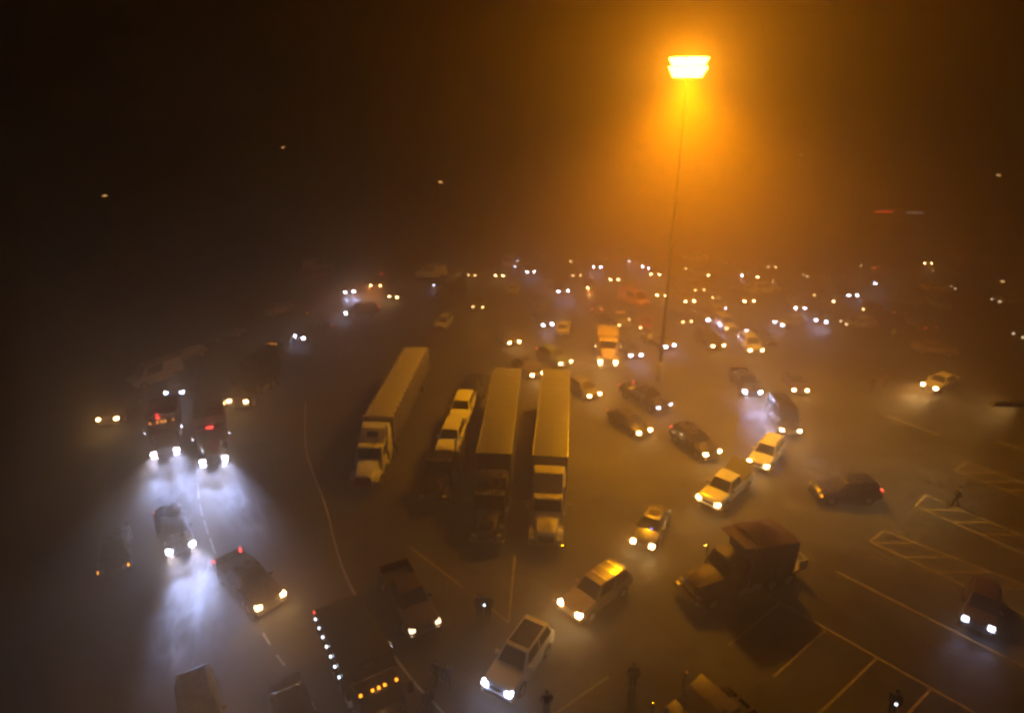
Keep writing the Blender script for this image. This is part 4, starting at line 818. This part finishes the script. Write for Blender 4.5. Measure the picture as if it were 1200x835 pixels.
# ------------------------------------------------------------------ lamps of the place
def spot(parent, loc, aimv, power, col, size, blend, rad):
    d = bpy.data.lights.new('lamp_light', 'SPOT'); d.energy = power; d.color = col; d.spot_size = R(size); d.spot_blend = blend; d.shadow_soft_size = rad
    o = bpy.data.objects.new('lamp_light', d); COL.objects.link(o); o.parent = parent; o.location = loc
    o.rotation_euler = Vector(aimv).to_track_quat('-Z', 'Y').to_euler()
    return o
M['mast_steel'] = mat('dull_mast_steel', (.010, .009, .008), 1.0, 0, 0, 0)
M['sodium'] = emit('lit_sodium_lens', (1.0, .58, .06), 60)
MAST = Vector((16.0, 63.7, 0)); MZ = 31.1
t = thing('lamp_mast', 'tall floodlight mast glowing orange above the fog', 'lamp post', MAST)
part(t, 'mast', 'pole', lambda: MB().tube([(0, 0, .9), (0, 0, 12), (0, 0, MZ + .6)], [.20, .14, .07], 14), M['mast_steel'])
part(t, 'mastbase', 'base', lambda: MB().tube([(0, 0, 0), (0, 0, 1.9), (0, 0, 2.1)], [.42, .40, .30], 16), M['concrete'])
part(t, 'ringm', 'lamp_ring', lambda: MB().rings([[(q * math.cos(a), q * math.sin(a), z) for a in [2 * math.pi * k / 24 for k in range(24)]] for q, z in ((1.0, .0), (1.1, .0), (1.1, .12), (1.0, .12), (1.0, 0))], cap=False).tube([(-1.05, 0, .06), (1.05, 0, .06)], .05, 6).tube([(0, -1.05, .06), (0, 1.05, .06)], .05, 6), M['steel'], (0, 0, MZ - .1))
for k in range(16):
    a = 2 * math.pi * (k + (.5 if k > 7 else 0)) / 8
    hd_ = part(t, 'lhead', 'lamp_head', lambda: MB().hexa([(-.30, -.34, -.42), (.10, -.46, -.46), (.10, .46, -.46), (-.30, .34, -.42)], [(-.30, -.34, .42), (.10, -.46, .46), (.10, .46, .46), (-.30, .34, .42)], .05), M['steel'], (1.30 * math.cos(a), 1.30 * math.sin(a), MZ + (.37 if k < 8 else -.37)))
    hd_.rotation_euler = (0, R(32), a)
    part(hd_, 'llens', 'lamp_lens', lambda: MB().box(.09, .17, -.62, .62, -.52, .52, .03), M['sodium'])
SOD = (1.0, .385, .002)
spot(t, (0, 0, MZ - .5), (.12, .12, -1), 770000, SOD, 164, 1.0, 2.3)
d = bpy.data.lights.new('lamp_light', 'POINT'); d.energy = 19000; d.color = SOD; d.shadow_soft_size = 2.2
o = bpy.data.objects.new('lamp_light', d); COL.objects.link(o); o.parent = t; o.location = (0, 0, MZ - .1)

M['far_lens'] = emit('lit_far_lamp', (1.0, .50, .15), 7)
def street_lamp(px, py, h, label, power=3000, turn=0.0):
    power *= .6
    p = at(px, py, h)
    t = thing('street_lamp', label, 'street lamp', (p.x, p.y, 0), turn, 'street lamps round the lot')
    part(t, ('slp', h), 'pole', lambda: MB().tube([(-.6, 0, 0), (-.6, 0, h - .4), (-.45, 0, h)], [.11, .08, .06], 10), M['mast_steel'])
    part(t, 'slh', 'lamp_head', lambda: MB().box(-.5, .45, -.2, .2, -.04, .12, .04), M['steel'], (0, 0, h))
    part(t, 'sll', 'lamp_lens', lambda: MB().box(-.30, .38, -.15, .15, -.34, -.045, .06), M['far_lens'], (0, 0, h))
    if power: spot(t, (0, 0, h - .2), (0, 0, -1), power, (1, .62, .28), 150, 1.0, .2)
    return t
street_lamp(122, 228, 13, 'dim street lamp low in the dark sky over the dark verge', 2500)
street_lamp(331, 172, 19, 'faint street lamp high in the dark sky above the curved queue', 2500)
street_lamp(516, 212, 15, 'faint street lamp between the dark sky and the orange glow', 2500)
street_lamp(1170, 204, 16, 'street lamp glowing in the fog above the far neon strip', 9000)
street_lamp(938, 180, 18, 'tiny pale street lamp just beside the glow of the big mast', 800)
# shoebox lamp on its own pole close by, its head reaching into the frame
p = at(1161, 473, 9)
t = thing('parking_lamp', 'dark shoebox lamp head reaching in over the open lot', 'street lamp', (p.x + 7.5, p.y, 0), 0, None)
part(t, 'pkp', 'pole', lambda: MB().tube([(0, 0, 0), (0, 0, 9.0)], [.12, .08], 10).tube([(-4.4, 0, 9.0), (.05, 0, 9.0)], .06, 8), M['steel'])
part(t, 'pkh', 'lamp_head', lambda: MB().hexa([(-7.5, -.22, 8.9), (-4.3, -.42, 8.9), (-4.3, .42, 8.9), (-7.5, .22, 8.9)], [(-7.3, -.18, 9.12), (-4.3, -.36, 9.12), (-4.3, .36, 9.12), (-7.3, .18, 9.12)], .03), M['frame'])
part(t, 'pkl', 'lamp_lens', lambda: MB().box(-6.6, -4.6, -.20, .20, 8.88, 8.898, .005), M['far_lens'])
spot(t, (-5.6, 0, 8.6), (-.7, .8, -.55), 9000, (1, .80, .38), 150, 1.0, .3)

# far shop front with neon strips
c = at(1073, 248, 6.0)
t = thing('shop_building', 'low shop building with a red neon strip and a pale sign in the fog', 'building', (c.x, c.y + .3, 0))
part(t, 'shopw', 'wall', lambda: MB().box(-14, 34, 0, 14, 0, 5.4), mat('shop_wall', (.3, .28, .25), .9))
part(t, 'shopf', 'roof', lambda: MB().box(-14.4, 34.4, -.4, 14.4, 5.4, 6.6, .05), mat('shop_fascia', (.25, .24, .23), .8))
part(t, 'neonr', 'neon_strip', lambda: MB().box(-8.6, -5.0, -.52, -.405, 5.85, 6.15), emit('red_neon', (1, .06, .02), 10))
part(t, 'neonw', 'sign_panel', lambda: MB().box(-1.8, 1.6, -.52, -.405, 5.6, 6.0), emit('pale_sign', (.9, .8, .7), 1.3))
for i in range(6):
    w_ = part(t, 'shopwin', 'window', lambda: MB().box(-2.6, 2.6, -.06, -.003, .5, 3.6), M['glass'], (-10 + i * 8, 0, 0))
    part(w_, 'shopwinf', 'frame', lambda: MB().box(-2.7, -2.6, -.09, -.004, .4, 3.7).box(2.6, 2.7, -.09, -.004, .4, 3.7).box(-2.6, 2.6, -.09, -.004, 3.6, 3.7).box(-2.6, 2.6, -.09, -.004, .4, .5).box(-.04, .04, -.09, -.061, .5, 3.6), M['aluminium'])

# ------------------------------------------------------------------ fog: one even box of air
hz = MB().box(-430, 430, -50, 630, -1, 46).mesh('haze')
hm = bpy.data.materials.new('fog_air'); hm.use_nodes = True
nt = hm.node_tree; nt.nodes.clear()
out = nt.nodes.new('ShaderNodeOutputMaterial'); pv = nt.nodes.new('ShaderNodeVolumePrincipled')
pv.inputs['Color'].default_value = (.97, .66, .38, 1); pv.inputs['Density'].default_value = .0175; pv.inputs['Anisotropy'].default_value = .74
nt.links.new(pv.outputs[0], out.inputs['Volume'])
hz.materials.append(hm)
o = bpy.data.objects.new('haze', hz); COL.objects.link(o); o['kind'] = 'stuff'; o['label'] = 'orange lit night fog filling the whole lot'

# exhaust smoke hanging in the head light beams
def plume_material(dens, scale):
    m = bpy.data.materials.new('exhaust_smoke_air'); m.use_nodes = True
    nt = m.node_tree; nt.nodes.clear(); L = nt.links
    out = nt.nodes.new('ShaderNodeOutputMaterial'); v = nt.nodes.new('ShaderNodeVolumePrincipled')
    tc = nt.nodes.new('ShaderNodeTexCoord')
    n = nt.nodes.new('ShaderNodeTexNoise'); n.inputs['Scale'].default_value = scale; n.inputs['Detail'].default_value = 6; n.inputs['Roughness'].default_value = .6; n.inputs['Distortion'].default_value = .8
    ln = nt.nodes.new('ShaderNodeVectorMath'); ln.operation = 'LENGTH'
    f = nt.nodes.new('ShaderNodeMapRange'); f.inputs[1].default_value = .25; f.inputs[2].default_value = .95; f.inputs[3].default_value = 1; f.inputs[4].default_value = 0; f.interpolation_type = 'SMOOTHSTEP'
    r = nt.nodes.new('ShaderNodeMapRange'); r.inputs[1].default_value = .48; r.inputs[2].default_value = .66; r.inputs[3].default_value = 0; r.inputs[4].default_value = dens
    mu = nt.nodes.new('ShaderNodeMath'); mu.operation = 'MULTIPLY'
    L.new(tc.outputs['Object'], n.inputs['Vector']); L.new(tc.outputs['Object'], ln.inputs[0])
    L.new(n.outputs['Fac'], r.inputs[0]); L.new(ln.outputs['Value'], f.inputs[0])
    L.new(r.outputs[0], mu.inputs[0]); L.new(f.outputs[0], mu.inputs[1]); L.new(mu.outputs[0], v.inputs['Density'])
    v.inputs['Color'].default_value = (.95, .93, .92, 1); v.inputs['Anisotropy'].default_value = .45
    L.new(v.outputs[0], out.inputs['Volume']); m.cycles.volume_step_rate = 1
    return m
PLUME = plume_material(.40, 3.6)
def plume_mesh():
    bm = bmesh.new(); bmesh.ops.create_icosphere(bm, subdivisions=3, radius=1.0)
    me = bpy.data.meshes.new('exhaust_smoke'); bm.to_mesh(me); bm.free(); me.materials.append(PLUME); return me
PLM = plume_mesh()
for px, py, sx, sy, sz, rz, lb in ((215, 600, 9.5, 3.0, 1.8, -60, 'drifting exhaust smoke lit white in front of the two working trucks'), (290, 610, 9.0, 2.6, 1.7, -55, 'exhaust smoke lit white along the dashed lane line'),
        (225, 740, 7.5, 2.6, 1.5, -75, 'thin exhaust smoke curling behind the dark sport utility at the lower edge'), (962, 575, 2.6, 3.0, 1.5, 10, 'puff of exhaust smoke beside the white sport utility'),
        (885, 505, 5.5, 3.0, 1.4, -85, 'exhaust smoke in the beam of the charcoal pickup'), (700, 440, 4.0, 4.0, 1.3, 10, 'exhaust smoke in the beams of the yellow box truck')):
    g = at(px, py, 0); o = bpy.data.objects.new('exhaust_smoke', PLM); COL.objects.link(o)
    o.location = (g.x, g.y, sz + .05); o.scale = (sx, sy, sz); o.rotation_euler = (0, 0, R(rz)); o['kind'] = 'stuff'; o['label'] = lb

# ------------------------------------------------------------------ night sky
w = bpy.data.worlds.new('World'); scene.world = w; w.use_nodes = True
nt = w.node_tree; bg = nt.nodes['Background']
sky = nt.nodes.new('ShaderNodeTexSky'); sky.sky_type = 'NISHITA'; sky.sun_disc = False; sky.sun_elevation = R(-6); sky.sun_rotation = R(200)
nt.links.new(sky.outputs[0], bg.inputs['Color']); bg.inputs['Strength'].default_value = .01

scene.view_settings.view_transform = 'Standard'; scene.view_settings.look = 'None'
scene.view_settings.exposure = -0.35; scene.view_settings.gamma = 1
cy = scene.cycles
scene.render.engine = 'CYCLES'
cy.use_denoising = True; cy.use_light_tree = True
cy.volume_bounces = 0; cy.max_bounces = 4; cy.diffuse_bounces = 2; cy.glossy_bounces = 2; cy.transmission_bounces = 2
cy.sample_clamp_indirect = 2.0; cy.sample_clamp_direct = 0
cy.caustics_reflective = False; cy.caustics_refractive = False
cy.use_adaptive_sampling = False; cy.filter_width = 2.7
